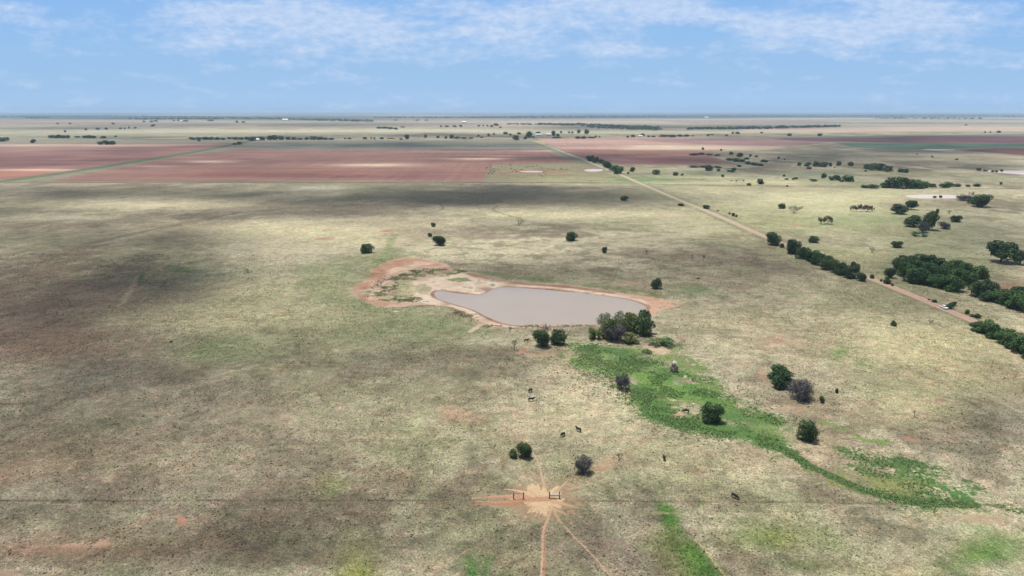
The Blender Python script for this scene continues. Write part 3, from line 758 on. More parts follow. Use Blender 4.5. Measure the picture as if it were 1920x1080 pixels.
# ------------------------------------------------------------------ road
rm = bpy.data.materials.new('graded_dirt'); rm.use_nodes = True
t = rm.node_tree; bs = t.nodes['Principled BSDF']; bs.inputs['Roughness'].default_value = 0.95
tcn = NN(t, 'ShaderNodeTexCoord')
at = NN(t, 'ShaderNodeAttribute', attribute_name='across')
sx = NN(t, 'ShaderNodeSeparateXYZ'); t.links.new(tcn.outputs['Object'], sx.inputs[0])
no = NN(t, 'ShaderNodeTexNoise', i_Scale=0.5, i_Detail=5.0, i_Roughness=0.65); t.links.new(tcn.outputs['Object'], no.inputs['Vector'])
redc = tuple(v * K_ALB for v in lin((204, 170, 148))); palec = tuple(v * K_ALB for v in lin((208, 194, 166)))
base = ramp(t, M2(t, 'MULTIPLY', sx.outputs[1], 1 / 2000.0, clamp=True), [(0.25, redc), (0.45, palec)])
wheel = ramp(t, at.outputs['Fac'], [(0.0, 0.80), (0.12, 0.92), (0.27, 1.12), (0.42, 0.93), (0.5, 0.90), (0.58, 0.93), (0.73, 1.12), (0.88, 0.92), (1.0, 0.80)])
base = mixc(t, 1.0, base, wheel, 'MULTIPLY')
base = mixc(t, 1.0, base, ramp(t, no.outputs[0], [(0.3, 0.84), (0.7, 1.14)]), 'MULTIPLY')
t.links.new(base, bs.inputs['Base Color'])


def strip(pts, width, z, step=6.0):
    P = [np.array(p) for p in pts]
    out = []
    for a_, b_ in zip(P[:-1], P[1:]):
        n = max(1, int(np.hypot(*(b_ - a_)) / step / (1 + np.hypot(*a_) / 900)))
        out += [a_ + (b_ - a_) * k / n for k in range(n)]
    out.append(P[-1]); out = np.array(out)
    for _ in range(12):
        out[1:-1] = (out[:-2] + out[2:] + 2 * out[1:-1]) / 4
    d = np.gradient(out, axis=0); d /= np.hypot(d[:, 0], d[:, 1])[:, None] + 1e-9
    nrm = np.stack([d[:, 1], -d[:, 0]], -1)
    V = []
    for k in range(5):
        s = (k / 4 - .5)
        jit = np.array([random.uniform(-.25, .25) for _ in out])[:, None] if k in (0, 4) else 0
        q = out + nrm * (s * width) + nrm * jit
        zz = z * (1 + np.hypot(q[:, 0], q[:, 1]) / 150) + (0.06 if k in (1, 2, 3) else 0)
        V.append(np.stack([q[:, 0], q[:, 1], zz], -1))
    V = np.stack(V, 1)
    n = len(out)
    m = mesh_np('strip', V.reshape(-1, 3), grid_faces(n, 5)[:, ::-1])
    at_ = m.attributes.new('across', 'FLOAT', 'POINT')
    at_.data.foreach_set('value', np.tile(np.linspace(0, 1, 5), n).astype(np.float32))
    # face up
    if sum(p.normal.z for p in list(m.polygons)[:20]) < 0: m.flip_normals()
    return m, out, nrm


road_me, road_c, road_n = strip(ROAD_W, 6.2, 0.006)
road_me.name = 'road'
tag(link('road', road_me, rm), 'straight red dirt road crossing the prairie', kind='structure')


def road_frame(y):
    i = int(np.argmin(np.abs(road_c[:, 1] - y)))
    return road_c[i], road_n[i]


# ------------------------------------------------------------------ foliage
def leaf_mat(name, cols, trans=0.25):
    m = bpy.data.materials.new(name); m.use_nodes = True
    t = m.node_tree; b = t.nodes['Principled BSDF']; b.inputs['Roughness'].default_value = 0.7
    b.inputs['Specular IOR Level'].default_value = 0.2
    at = NN(t, 'ShaderNodeAttribute', attribute_name='tint')
    oi = NN(t, 'ShaderNodeObjectInfo')
    n = len(cols)
    c = ramp(t, at.outputs['Fac'], [((i + .0) / (n - 1), q) for i, q in enumerate(cols)])
    hs = NN(t, 'ShaderNodeHueSaturation')
    t.links.new(c, hs.inputs['Color'])
    t.links.new(M2(t, 'ADD', M2(t, 'MULTIPLY', oi.outputs['Random'], 0.5), 0.78), hs.inputs['Value'])
    t.links.new(M2(t, 'ADD', M2(t, 'MULTIPLY', oi.outputs['Random'], -0.035), 0.515), hs.inputs['Hue'])
    t.links.new(hs.outputs[0], b.inputs['Base Color'])
    return m


L_DARK = leaf_mat('dark_foliage', [(0.026, 0.052, 0.019), (0.042, 0.078, 0.026), (0.068, 0.112, 0.036)])
L_MID = leaf_mat('green_foliage', [(0.030, 0.068, 0.020), (0.050, 0.105, 0.028), (0.082, 0.150, 0.040)])
L_OLIVE = leaf_mat('olive_foliage', [(0.060, 0.085, 0.020), (0.100, 0.135, 0.030), (0.150, 0.190, 0.045)])
L_PALE = leaf_mat('pale_foliage', [(0.10, 0.14, 0.07), (0.15, 0.20, 0.10), (0.20, 0.25, 0.13)])
L_GREY = leaf_mat('grey_twigs', [(0.045, 0.045, 0.046), (0.075, 0.073, 0.074), (0.12, 0.115, 0.115)])
L_BROWN = leaf_mat('brown_twigs', [(0.075, 0.052, 0.036), (0.11, 0.078, 0.055), (0.15, 0.11, 0.08)])
L_WEED = leaf_mat('weed_foliage', [(0.070, 0.132, 0.038), (0.115, 0.192, 0.056), (0.175, 0.255, 0.088)])
BARK = simple_mat('bark', (0.11, 0.085, 0.065), .9, .3, 3)


def leaf_quads(cent, nrm, size, rg):
    """leaf clumps: bent quads at cent, roughly facing nrm"""
    n = len(cent)
    r = rg.normal(size=(n, 3)); nn = nrm + 0.75 * r
    nn /= np.linalg.norm(nn, axis=1)[:, None] + 1e-9
    a_ = np.cross(nn, rg.normal(size=(n, 3))); a_ /= np.linalg.norm(a_, axis=1)[:, None] + 1e-9
    b_ = np.cross(nn, a_)
    s = size * rg.uniform(.55, 1.25, n)[:, None]
    k = rg.uniform(.5, 1.0, n)[:, None]
    V = np.stack([cent - a_ * s, cent - b_ * s * k, cent + a_ * s, cent + b_ * s * k], 1)
    return V.reshape(-1, 3)


def crown_mesh(name, seed, n, size, lobes=12, low=0.0, flat=1.0, spread=.62, lr=(.3, .5), gap=0.0, zc=1.0, asym=.2):
    """a crown in a unit box: x, y in -1..1, z low..2; made of leaf clumps on uneven lobes"""
    rg = np.random.default_rng(seed)
    L = []
    for k in range(lobes):
        th = rg.uniform(0, 2 * math.pi); rr = spread * math.sqrt(rg.uniform(0, 1)) if k else 0
        ph = rg.uniform(-1, 1)
        hz = (2 - low) / 2
        z = low + hz + ph * hz * .58 * math.sqrt(max(0, 1 - (rr / 1.0) ** 2))
        L.append((rr * math.cos(th), rr * math.sin(th), z, rg.uniform(*lr), rg.uniform(.7, 1.0) * flat))
    L = np.array(L)
    w = L[:, 3] ** 2; idx = rg.choice(len(L), n, p=w / w.sum())
    d = rg.normal(size=(n, 3)); d[:, 2] += .12
    d /= np.linalg.norm(d, axis=1)[:, None]
    rad = L[idx, 3] * (1 - np.abs(rg.normal(0, .16, n)))
    rad *= 1 + .22 * np.sin(d[:, 0] * 7 + idx) * np.sin(d[:, 1] * 6 + idx * 2)
    c_ = L[idx, :3] + d * rad[:, None] * np.stack([np.ones(n), np.ones(n), L[idx, 4]], -1)
    hz = (2 - low) / 2
    if gap:
        keep = (np.sin(c_[:, 0] * 6 + seed) * np.sin(c_[:, 1] * 5.3 + 1) * np.sin(c_[:, 2] * 6.1)) > -1 + gap * 1.0
        c_, d, idx = c_[keep], d[keep], idx[keep]
    # normalise into the box
    mn, mx = np.percentile(c_, 1, 0), np.percentile(c_, 99, 0)
    c_ = (c_ - (mn + mx) / 2) / ((mx - mn) / 2)
    c_[:, 2] = low + (c_[:, 2] + 1) * hz
    c_[:, 2] = np.clip(c_[:, 2], 0.02 if low < .1 else low - .2, 2.06)
    V = leaf_quads(c_, d, size, rg)
    V[:, 2] = np.maximum(V[:, 2], -.01)
    me = mesh_np(name, V, np.arange(len(V)).reshape(-1, 4))
    tint = np.clip(.45 + .25 * np.sin(idx * 2.3) + .35 * (rg.uniform(size=len(c_)) - .5), 0, 1)
    at_ = me.attributes.new('tint', 'FLOAT', 'POINT')
    at_.data.foreach_set('value', np.repeat(tint, 4).astype(np.float32))
    return me


def tube_into(V, Fc, p0, p1, r0, r1, n=6):
    p0, p1 = Vector(p0), Vector(p1)
    d = (p1 - p0).normalized(); u_ = d.orthogonal().normalized(); v_ = d.cross(u_)
    b = len(V)
    for p, r in ((p0, r0), (p1, r1)):
        for k in range(n):
            a_ = 2 * math.pi * k / n
            V.append(tuple(p + (u_ * math.cos(a_) + v_ * math.sin(a_)) * r))
    for k in range(n):
        Fc.append((b + k, b + (k + 1) % n, b + n + (k + 1) % n, b + n + k))


def trunk_mesh(name, seed, top=1.2, r=.07, limbs=6, reach=.6):
    rd = random.Random(seed)
    V, Fc = [], []
    fork = top * .4
    tube_into(V, Fc, (0, 0, -.03), (0.02, 0, fork), r * 1.3, r, 8)
    for k in range(limbs):
        a_ = 2 * math.pi * k / limbs + rd.uniform(-.3, .3)
        m = Vector((math.cos(a_) * reach * .45, math.sin(a_) * reach * .45, fork + (top - fork) * rd.uniform(.35, .6)))
        e = Vector((math.cos(a_) * reach * rd.uniform(.8, 1.1), math.sin(a_) * reach * rd.uniform(.8, 1.1), top * rd.uniform(.9, 1.2)))
        tube_into(V, Fc, (0.02, 0, fork * rd.uniform(.75, 1)), m, r * .62, r * .4)
        tube_into(V, Fc, m, e, r * .4, r * .15)
        for _ in range(2):
            e2 = m + Vector((rd.uniform(-.3, .3), rd.uniform(-.3, .3), rd.uniform(.2, .5)))
            tube_into(V, Fc, m, e2, r * .25, r * .1, 4)
    return mesh_np(name, V, Fc)


def twig_mesh(name, seed, n_main=9, levels=3, spread=.9, r=.03, rise=1.0):
    """a leafless, much branched bush in the unit box"""
    rd = random.Random(seed); V, Fc = [], []

    def grow(p, d, L, r_, lv):
        q = p + d * L
        tube_into(V, Fc, p, q, r_, r_ * .6, 4)
        if lv == 0: return
        for _ in range(4 if lv > 1 else 5):
            dd = (d + Vector((rd.gauss(0, .55), rd.gauss(0, .55), rd.gauss(.12, .4)))).normalized()
            grow(p + d * L * rd.uniform(.45, 1), dd, L * rd.uniform(.55, .8), r_ * .55, lv - 1)
    for k in range(n_main):
        a_ = 2 * math.pi * k / n_main + rd.uniform(-.3, .3); s = rd.uniform(.1, spread)
        d = Vector((math.cos(a_) * s, math.sin(a_) * s, rise)).normalized()
        grow(Vector((math.cos(a_) * .05, math.sin(a_) * .05, 0)), d, rd.uniform(.6, .8), r, levels)
    V = np.array(V); mn, mx = np.percentile(V, 1.5, 0), np.percentile(V, 98.5, 0)
    V[:, 0] = (V[:, 0] - (mn[0] + mx[0]) / 2) / ((mx[0] - mn[0]) / 2)
    V[:, 1] = (V[:, 1] - (mn[1] + mx[1]) / 2) / ((mx[1] - mn[1]) / 2)
    V[:, 2] = np.clip(V[:, 2] / mx[2] * 2, -.02, 2.1)
    me = mesh_np(name, V, Fc)
    at_ = me.attributes.new('tint', 'FLOAT', 'POINT')
    at_.data.foreach_set('value', np.repeat(np.array([rd.random() for _ in range(len(V) // 8 + 1)]), 8)[:len(V)].astype(np.float32))
    return me


PROTO = {}


def proto(kind):
    """crown and trunk meshes of a kind, several variants"""
    if kind in PROTO: return PROTO[kind]
    P = []
    if kind == 'bush':
        for s in range(4): P.append((crown_mesh('crown', 50 + s, 5200, .075, 15, 0, lr=(.32, .5)), L_DARK, trunk_mesh('trunk', s, .9, .06)))
    elif kind == 'green':
        for s in range(3): P.append((crown_mesh('crown', 70 + s, 5200, .08, 14, 0, lr=(.3, .52)), L_MID, trunk_mesh('trunk', s, .9, .06)))
    elif kind == 'olive':
        for s in range(3): P.append((crown_mesh('crown', 90 + s, 3600, .075, 16, 0.05, lr=(.22, .42), spread=.75), L_OLIVE, trunk_mesh('trunk', 9 + s, 1.1, .05)))
    elif kind == 'pale':
        for s in range(2): P.append((crown_mesh('crown', 110 + s, 1500, .07, 9, 0.5, lr=(.2, .38), spread=.7), L_PALE, trunk_mesh('trunk', 19 + s, 1.2, .05)))
    elif kind == 'umbrella':
        for s in range(2): P.append((crown_mesh('crown', 130 + s, 6500, .075, 22, .45, flat=.9, lr=(.26, .46), spread=.75), L_DARK, trunk_mesh('trunk', 29 + s, 1.35, .065, 7, .75)))
    elif kind == 'grey':
        for s in range(3): P.append((crown_mesh('twigs', 30 + s, 4200, .05, 20, 0, lr=(.25, .42), spread=.75), L_GREY, twig_mesh('branches', 30 + s, 11, 3, .95, .03)))
    elif kind == 'bare':
        for s in range(3): P.append((twig_mesh('branches', 40 + s, 5, 3, .8, .03), L_BROWN, None))
    elif kind == 'snag':
        for s in range(2): P.append((twig_mesh('branches', 60 + s, 1, 3, .2, .06, 1.6), L_BROWN, None))
    elif kind == 'brown':
        for s in range(3): P.append((crown_mesh('crown', 150 + s, 1500, .075, 12, .55, lr=(.2, .35), spread=.8), L_BROWN, trunk_mesh('trunk', 49 + s, 1.2, .05, 7, .7)))
    elif kind == 'weed':
        for s in range(3): P.append((crown_mesh('crown', 170 + s, 2600, .06, 22, 0, lr=(.15, .3), spread=.85), L_MID, None))
    elif kind == 'far':
        for s in range(6): P.append((crown_mesh('tree', 190 + s, 620, .19, 8, 0.05, lr=(.45, .6), spread=.4), L_DARK, None))
    elif kind == 'farmid':
        for s in range(4): P.append((crown_mesh('tree', 210 + s, 620, .19, 8, 0.05, lr=(.45, .6), spread=.4), L_MID, None))
    PROTO[kind] = P
    return P


NAME_OF = {'bush': 'round_bush', 'green': 'leafy_tree', 'olive': 'olive_green_tree', 'pale': 'pale_leafed_tree', 'umbrella': 'spreading_tree', 'grey': 'leafless_bush', 'bare': 'bare_bush',
           'snag': 'dead_snag', 'brown': 'thin_brown_tree', 'weed': 'low_shrub', 'far': 'distant_tree', 'farmid': 'distant_tree'}
CAT_OF = {'bush': 'bush', 'grey': 'bush', 'bare': 'bush', 'snag': 'dead tree', 'weed': 'shrub'}
vi = {}


def tree(kind, px, yb, w, h, label=None, group=None):
    """a tree whose outline spans w x h pixels of the photograph, its lower edge at row yb"""
    cy = yb - h / 2
    a_ = 2.0
    for _ in range(12):
        u_, yy, dn = px_dir(px, cy)
        zt = (H - a_) / -dn
        ppm = F / zt
        b_ = w / 2 / ppm
        dep = math.atan2(-dn, yy)
        hh = h / 2 / ppm
        q = hh * hh - (b_ * math.sin(dep)) ** 2
        q = math.sqrt(max(q, (0.45 * hh) ** 2)) / math.cos(dep)
        a_ = a_ * .4 + q * .6
    Xc, Yc = u_ * zt, yy * zt
    P = proto(kind); k = vi.get(kind, random.randrange(9)); vi[kind] = k + 1
    crown, lm, trunk = P[k % len(P)]
    nm = NAME_OF[kind]
    rz = random.uniform(0, 6.28)
    if w < 13 or trunk is None:
        o = link(nm, crown, lm)
        if not crown.materials: crown.materials.append(lm)
    else:
        o = empty(nm)
        link(crown.name.split('.')[0], crown, lm, o); link(trunk.name.split('.')[0], trunk, lm if kind == 'grey' else BARK, o)
    o.location = (Xc, Yc, 0); o.rotation_euler = (0, 0, rz); o.scale = (b_ * .93, b_ * .93, a_ * .93)
    tag(o, label, CAT_OF.get(kind, 'tree'), group)
    return o


ORD = ['first', 'second', 'third', 'fourth', 'fifth', 'sixth', 'seventh', 'eighth', 'ninth', 'tenth', 'eleventh', 'twelfth', 'thirteenth', 'fourteenth', 'fifteenth', 'sixteenth', 'seventeenth', 'eighteenth', 'nineteenth', 'twentieth',
       'twenty-first', 'twenty-second', 'twenty-third', 'twenty-fourth', 'twenty-fifth', 'twenty-sixth', 'twenty-seventh', 'twenty-eighth', 'twenty-ninth', 'thirtieth']


def row(noun, where, items, group, kind='far'):
    items = sorted(items)
    for i, it in enumerate(items):
        kd = it[4] if len(it) > 4 else kind
        if len(items) == 1: lb = f'{noun} {where}'
        else: lb = f'{ORD[i]} {noun} from the left {where}'
        tree(kd, it[0], it[1], it[2], it[3], lb, group)


G1 = 'bushes dotted over the near pasture'
for kd, px, yb, w, h, lb in [
        ('bush', 688, 474, 24, 18, 'dark round bush alone left of the red pond edge'),
        ('bush', 813, 425, 9, 8, 'small dark bush farthest back above the pond'),
        ('bush', 806, 444, 8, 8, 'smallest dark bush between two others above the pond'),
        ('bush', 823, 460, 23, 19, 'larger dark round bush behind the red bank of the pond'),
        ('bush', 1072, 451, 22, 17, 'dark round bush alone behind the middle of the pond'),
        ('bush', 1133, 474, 10, 12, 'small upright dark bush behind the pond on brownish grass'),
        ('bush', 1231, 541, 20, 20, 'dark round bush right behind the red right tip of the pond'),
        ('bush', 1171, 376, 15, 9, 'low wide dark bush left of the dirt road in the upper pasture'),
        ('bush', 1277, 386, 11, 5, 'flat dark bush touching the left edge of the dirt road'),
        ('bush', 1325, 391, 13, 7, 'low dark bush touching the right edge of the pale dirt road'),
        ('bush', 1309, 523, 5, 3, 'tiny dark bush on the brown grass right of the pond'),
        ('bare', 465, 512, 16, 8, 'small brown bush alone in the pasture left of the pond'),
        ('bush', 1015, 650, 30, 34, 'left one of two dark bushes below the pond dam'),
        ('bush', 1047, 646, 28, 30, 'right one of two dark bushes below the pond dam'),
        ('bare', 1024, 632, 20, 26, 'thin grey bare tree poking up behind the pair of dark bushes'),
        ('snag', 966, 656, 11, 22, 'grey leafless sapling left of the pair of dark bushes'),
        ('bare', 957, 622, 8, 12, 'small brown twiggy shrub on the dam left of the pair of bushes'),
        ('grey', 1167, 731, 28, 30, 'grey leafless bush at the left edge of the green gully'),
        ('bush', 1334, 790, 40, 37, 'dark bush standing in the middle of the green gully'),
        ('green', 1464, 711, 40, 28, 'dark green bush just behind its twin, above the grey bush'),
        ('bush', 1466, 728, 34, 32, 'dark green bush on red soil left of the grey bush'),
        ('grey', 1503, 749, 44, 40, 'large grey leafless bush beside two dark green ones'),
        ('bush', 1541, 755, 10, 13, 'small dark bush just right of the large grey bush'),
        ('bush', 1569, 737, 6, 9, 'tiny dark bush farther right of the large grey bush'),
        ('bush', 1515, 825, 35, 39, 'dark green bush alone at the right end of the green gully'),
        ('bare', 1491, 795, 9, 16, 'dry brown stalks left above the dark bush at the gully end'),
        ('bush', 1676, 611, 11, 10, 'small dark bush in the dry pasture left of the white car'),
        ('bare', 1745, 608, 9, 10, 'small leafless bush below the white car'),
        ('snag', 1718, 783, 12, 16, 'dead brown snag alone in the dry grass at right'),
        ('bare', 1597, 771, 5, 7, 'tiny dry shrub in the grass between the grey bush and the dead snag'),
        ('bush', 983, 858, 27, 30, 'dark green bush where the cattle trail passes'),
        ('bush', 962, 858, 17, 16, 'smaller dark bush touching the left of the trail bush'),
        ('grey', 1094, 887, 32, 33, 'dark grey leafless bush right above the trampled gateway'),
        ('bare', 1162, 861, 16, 14, 'thin dry shrub between the dark grey bush and a grazing cow'),
        ('snag', 1213, 477, 7, 9, 'dead sapling on the brown grass right of the upright dark bush'),
        ('snag', 1299, 488, 6, 16, 'leaning dead sapling, left of two in the brown pasture'),
        ('snag', 1320, 492, 5, 14, 'upright dead sapling, right of two in the brown pasture'),
        ('snag', 974, 423, 7, 12, 'dead sapling behind the pond among faint wheel tracks'),
        ('bush', 321, 642, 5, 3, 'tiny dark bush above the green patch in the left pasture')]:
    tree(kd, px, yb, w, h, lb, G1)

G2 = 'trees clumped on the dam of the pond'
for kd, px, yb, w, h, lb in [
        ('pale', 1132, 616, 26, 32, 'pale thin-crowned tree sticking up at the left of the dam clump'),
        ('bush', 1207, 627, 40, 46, 'tallest dark tree at the right end of the dam clump'),
        ('olive', 1183, 620, 34, 34, 'olive green tree in the middle of the dam clump'),
        ('pale', 1160, 618, 24, 36, 'pale-stemmed tree between the olive trees of the dam clump'),
        ('olive', 1140, 634, 34, 38, 'yellow-green tree below the pale thin-crowned tree on the dam'),
        ('olive', 1115, 636, 24, 22, 'low yellow-green bush at the left end of the dam clump'),
        ('grey', 1155, 640, 40, 32, 'grey-green twiggy bush at the front of the dam clump'),
        ('olive', 1184, 644, 28, 20, 'small bright green bush at the front of the dam clump'),
        ('weed', 1241, 650, 48, 20, 'low dark green shrub right of the dam clump'),
        ('weed', 1213, 663, 20, 10, 'small low shrub below the dam clump on pale soil')]:
    tree(kd, px, yb, w, h, lb, G2)

row('tree', 'in the hedge along the dirt road above the car', [
    (1449, 459, 28, 25), (1466, 464, 9, 8), (1489, 476, 26, 28), (1507, 485, 24, 24, 'green'), (1522, 490, 24, 22, 'green'), (1536, 497, 28, 24, 'green'), (1551, 505, 26, 26), (1565, 510, 24, 24), (1579, 515, 26, 24), (1593, 521, 26, 24), (1603, 510, 18, 20), (1615, 527, 17, 17)],
    'trees along the dirt road above the car', 'bush')
row('bush', 'on the right verge of the dirt road near the car', [
    (1635, 522, 9, 8), (1652, 528, 4, 5), (1664, 532, 14, 11), (1673, 536, 6, 5), (1742, 563, 4, 3), (1752, 567, 9, 6), (1781, 579, 14, 11), (1789, 573, 10, 8), (1814, 589, 8, 9), (1833, 596, 12, 9), (1824, 594, 10, 5)],
    'small bushes on the right road verge', 'bush')
tree('bush', 1669, 521, 20, 20, 'round dark tree between the dirt road and the dense grove', 'trees round the dense grove')
tree('bush', 1526, 455, 17, 13, 'small round tree alone on pale grass right of the roadside hedge', 'trees round the dense grove')
tree('umbrella', 1880, 492, 52, 42, 'large spreading tree with a visible trunk beyond the grove', 'trees round the dense grove')
tree('umbrella', 1915, 496, 28, 28, 'dark tree beside the large spreading tree at the right edge', 'trees round the dense grove')
GROVE = []
for r_ in [[(1692, 506), (1714, 502), (1738, 503), (1762, 507), (1788, 513), (1812, 519), (1836, 522)],
           [(1700, 518), (1722, 514), (1744, 517), (1768, 523), (1794, 528), (1816, 533)],
           [(1712, 530), (1732, 533), (1752, 537), (1772, 542), (1792, 546)]]:
    GROVE.append(r_)
for k, r_ in enumerate(GROVE):
    row('tree', ['in the back row of the dense grove', 'in the middle row of the dense grove', 'in the front row of the dense grove'][k],
        [(x, y, random.uniform(30, 38), random.uniform(25, 31), random.choice(['green', 'green', 'bush'])) for x, y in r_], 'trees of the dense grove', 'green')
row('tree', 'in the dark belt below the grove at the right edge', [(1836, 556, 32, 30), (1856, 549, 30, 26), (1852, 565, 26, 20), (1874, 567, 34, 28, 'green'), (1892, 572, 34, 30), (1910, 580, 36, 34, 'green'), (1932, 586, 38, 36), (1915, 562, 34, 26, 'green')], 'trees of the dense grove', 'bush')
row('tree', 'of the lower hedge at the right edge', [(1834, 620, 28, 20, 'green'), (1850, 626, 30, 26, 'green'), (1867, 634, 32, 28), (1884, 643, 34, 30, 'green'), (1900, 652, 36, 32), (1917, 662, 36, 34, 'green'), (1936, 672, 38, 36)],
    'trees of the hedge in front of the road', 'green')
row('tree', 'along the creek on the right-hand pasture', [
    (1681, 464, 20, 13), (1636, 474, 9, 12, 'bare'), (1722, 443, 26, 10, 'weed'), (1712, 425, 30, 22), (1730, 436, 20, 20, 'grey'), (1745, 431, 27, 36), (1771, 429, 22, 14, 'grey'), (1792, 416, 19, 13), (1758, 400, 6, 9), (1780, 401, 10, 8, 'bare')],
    'trees along the creek in the right-hand pasture', 'bush')
row('tree', 'by the pale pond in the right-hand pasture', [
    (1686, 401, 27, 20), (1709, 393, 21, 18, 'umbrella'), (1700, 395, 8, 6), (1753, 371, 7, 4), (1764, 371, 6, 5), (1806, 376, 22, 11, 'grey'), (1822, 372, 14, 14, 'bare'), (1840, 388, 34, 25), (1822, 382, 14, 14)],
    'trees near the pale pond in the right-hand pasture', 'bush')
row('thin brown tree', 'in the bare brown group on pale grass', [(1600, 397, 12, 13), (1609, 397, 12, 14), (1618, 397, 12, 15), (1627, 397, 13, 14), (1635, 397, 11, 12)], 'thin brown trees right of the dirt road', 'brown')
row('thin brown tree', 'of the two on the greenish flat', [(1540, 420, 13, 13), (1553, 420, 18, 16)], 'thin brown trees right of the dirt road', 'brown')
tree('bush', 1466, 391, 13, 10, 'dark round bush beside an arching bare shrub', 'bushes right of the dirt road')
tree('bare', 1489, 400, 26, 17, 'arching bare shrub right of a dark round bush', 'bushes right of the dirt road')
row('bush', 'by the roadside post group', [(1368, 402, 4, 4), (1375, 405, 7, 6), (1381, 407, 4, 5), (1346, 396, 5, 2)], 'bushes right of the dirt road', 'far')
row('tree', 'where the dirt road meets the red field', [(1106, 302, 15, 11), (1117, 305, 13, 11), (1128, 306, 12, 8, 'far'), (1137, 315, 17, 14, 'bush'), (1152, 321, 18, 12, 'farmid'), (1160, 326, 20, 14, 'farmid'), (1145, 314, 8, 6, 'far')], 'trees where the dirt road meets the red field', 'bush')
row('tree', 'on the green flat right of the road junction', [(1178, 326, 5, 4), (1186, 322, 10, 9), (1230, 327, 16, 9), (1267, 329, 10, 7), (1279, 329, 6, 4), (1329, 320, 17, 11), (1347, 321, 7, 5), (1375, 323, 11, 9), (1318, 314, 14, 4, 'farmid'), (1300, 314, 20, 4, 'farmid'), (1345, 315, 16, 4, 'farmid'), (1366, 322, 8, 4, 'farmid')],
    'trees on the green flat right of the road junction')
row('tree', 'on the pale strip behind the cross fence', [(1355, 332, 6, 5), (1426, 345, 14, 10), (1404, 348, 8, 5), (1371, 341, 3, 5, 'bare'), (1381, 343, 5, 7, 'bare'), (1394, 341, 4, 5, 'bare'), (1476, 350, 5, 3), (1470, 331, 5, 4), (1475, 337, 8, 3), (1492, 336, 8, 4)], 'trees on the pale strip behind the cross fence')
row('tree', 'in the brush at the tip of the right red field', [(1318, 281, 5, 5), (1352, 283, 4, 4), (1371, 290, 8, 6), (1387, 294, 12, 8), (1407, 294, 5, 5), (1418, 295, 6, 4), (1300, 291, 16, 4), (1315, 290, 14, 4), (1330, 291, 14, 3), (1345, 292, 12, 3),
     (1368, 301, 14, 5, 'farmid'), (1380, 303, 16, 7, 'farmid'), (1392, 304, 12, 6, 'farmid'), (1402, 308, 12, 6, 'farmid'), (1414, 310, 14, 6, 'farmid'), (1426, 311, 12, 5, 'farmid'), (1434, 304, 13, 5), (1386, 313, 8, 4), (1400, 299, 9, 4)], 'trees at the tip of the right red field')
row('tree', 'along the far right-hand creek', [(1460, 298, 4, 5), (1471, 300, 3, 3), (1499, 311, 7, 7), (1515, 312, 13, 8), (1532, 312, 14, 10), (1545, 313, 16, 10), (1557, 312, 6, 6), (1556, 308, 8, 3), (1573, 311, 8, 9), (1595, 311, 10, 8), (1565, 315, 3, 2), (1517, 317, 10, 4)], 'trees along the far right-hand creek')
row('tree', 'in the two big clumps at right centre distance', [(1626, 317, 12, 10), (1638, 319, 16, 14), (1652, 320, 18, 14), (1665, 322, 16, 12), (1690, 323, 12, 8), (1699, 324, 10, 8), (1623, 322, 4, 4)], 'trees in the clumps at right centre distance')
row('hazy tree', 'on the pale strip below the far creek', [(1545, 334, 10, 10), (1560, 338, 12, 8, 'farmid'), (1570, 338, 14, 10), (1590, 340, 22, 12, 'farmid'), (1578, 341, 10, 5), (1525, 340, 14, 5, 'farmid'), (1487, 337, 5, 3)], 'trees on the pale strip below the far creek')
row('tree', 'in the long belt behind the right cross fence', [(1622, 352, 16, 6), (1637, 353, 20, 8), (1660, 352, 18, 12, 'farmid'), (1672, 352, 24, 20), (1688, 353, 26, 22, 'farmid'), (1704, 353, 24, 18), (1720, 353, 26, 17, 'farmid'), (1734, 352, 16, 12, 'farmid'), (1748, 351, 14, 7), (1770, 352, 16, 8), (1780, 350, 16, 9, 'farmid'), (1795, 350, 14, 6), (1815, 350, 10, 4), (1832, 350, 14, 6), (1877, 346, 5, 5)],
    'trees in the belt behind the right cross fence')
row('tree', 'scattered on the far right rangeland', [(1480, 255, 8, 5), (1537, 255, 9, 5), (1748, 295, 4, 3), (1794, 300, 6, 3), (1847, 249, 4, 3), (1857, 249, 3, 3), (1873, 249, 7, 4), (1835, 320, 9, 5), (1848, 321, 8, 3), (1861, 323, 5, 4), (1868, 323, 6, 4), (1878, 322, 5, 5), (1720, 290, 3, 2), (1811, 235, 5, 2)],
    'trees on the far right rangeland')
row('tree', 'around the white farmstead by the far road', [(967, 263, 11, 10), (973, 252, 8, 4), (948, 252, 9, 5), (957, 254, 5, 4), (985, 261, 8, 6), (992, 258, 13, 12), (1000, 258, 6, 3), (1009, 252, 10, 5), (1038, 255, 8, 10), (1046, 256, 7, 6), (1044, 259, 16, 3), (1052, 250, 4, 5), (1067, 250, 4, 4), (1073, 250, 4, 4), (1085, 250, 7, 7), (1100, 251, 9, 9), (916, 255, 5, 5), (926, 253, 4, 4), (903, 259, 5, 3)],
    'trees around the white farmstead by the far road')
row('tree', 'in the line right of the white farmstead', [(1083, 260, 10, 5), (1094, 260, 12, 5), (1108, 259, 14, 3), (1117, 258, 5, 4), (1124, 258, 3, 3), (1177, 258, 5, 4), (1187, 257, 9, 5), (1205, 255, 8, 5), (1216, 257, 6, 3), (1225, 257, 8, 3), (1245, 257, 16, 5), (1260, 257, 16, 5), (1275, 256, 12, 4), (1287, 256, 12, 4), (1299, 256, 4, 3), (1328, 255, 6, 4), (1335, 254, 5, 3), (1362, 255, 5, 3), (1374, 251, 5, 4), (1383, 251, 9, 4), (1428, 250, 5, 3)],
    'trees in the line right of the farmstead')
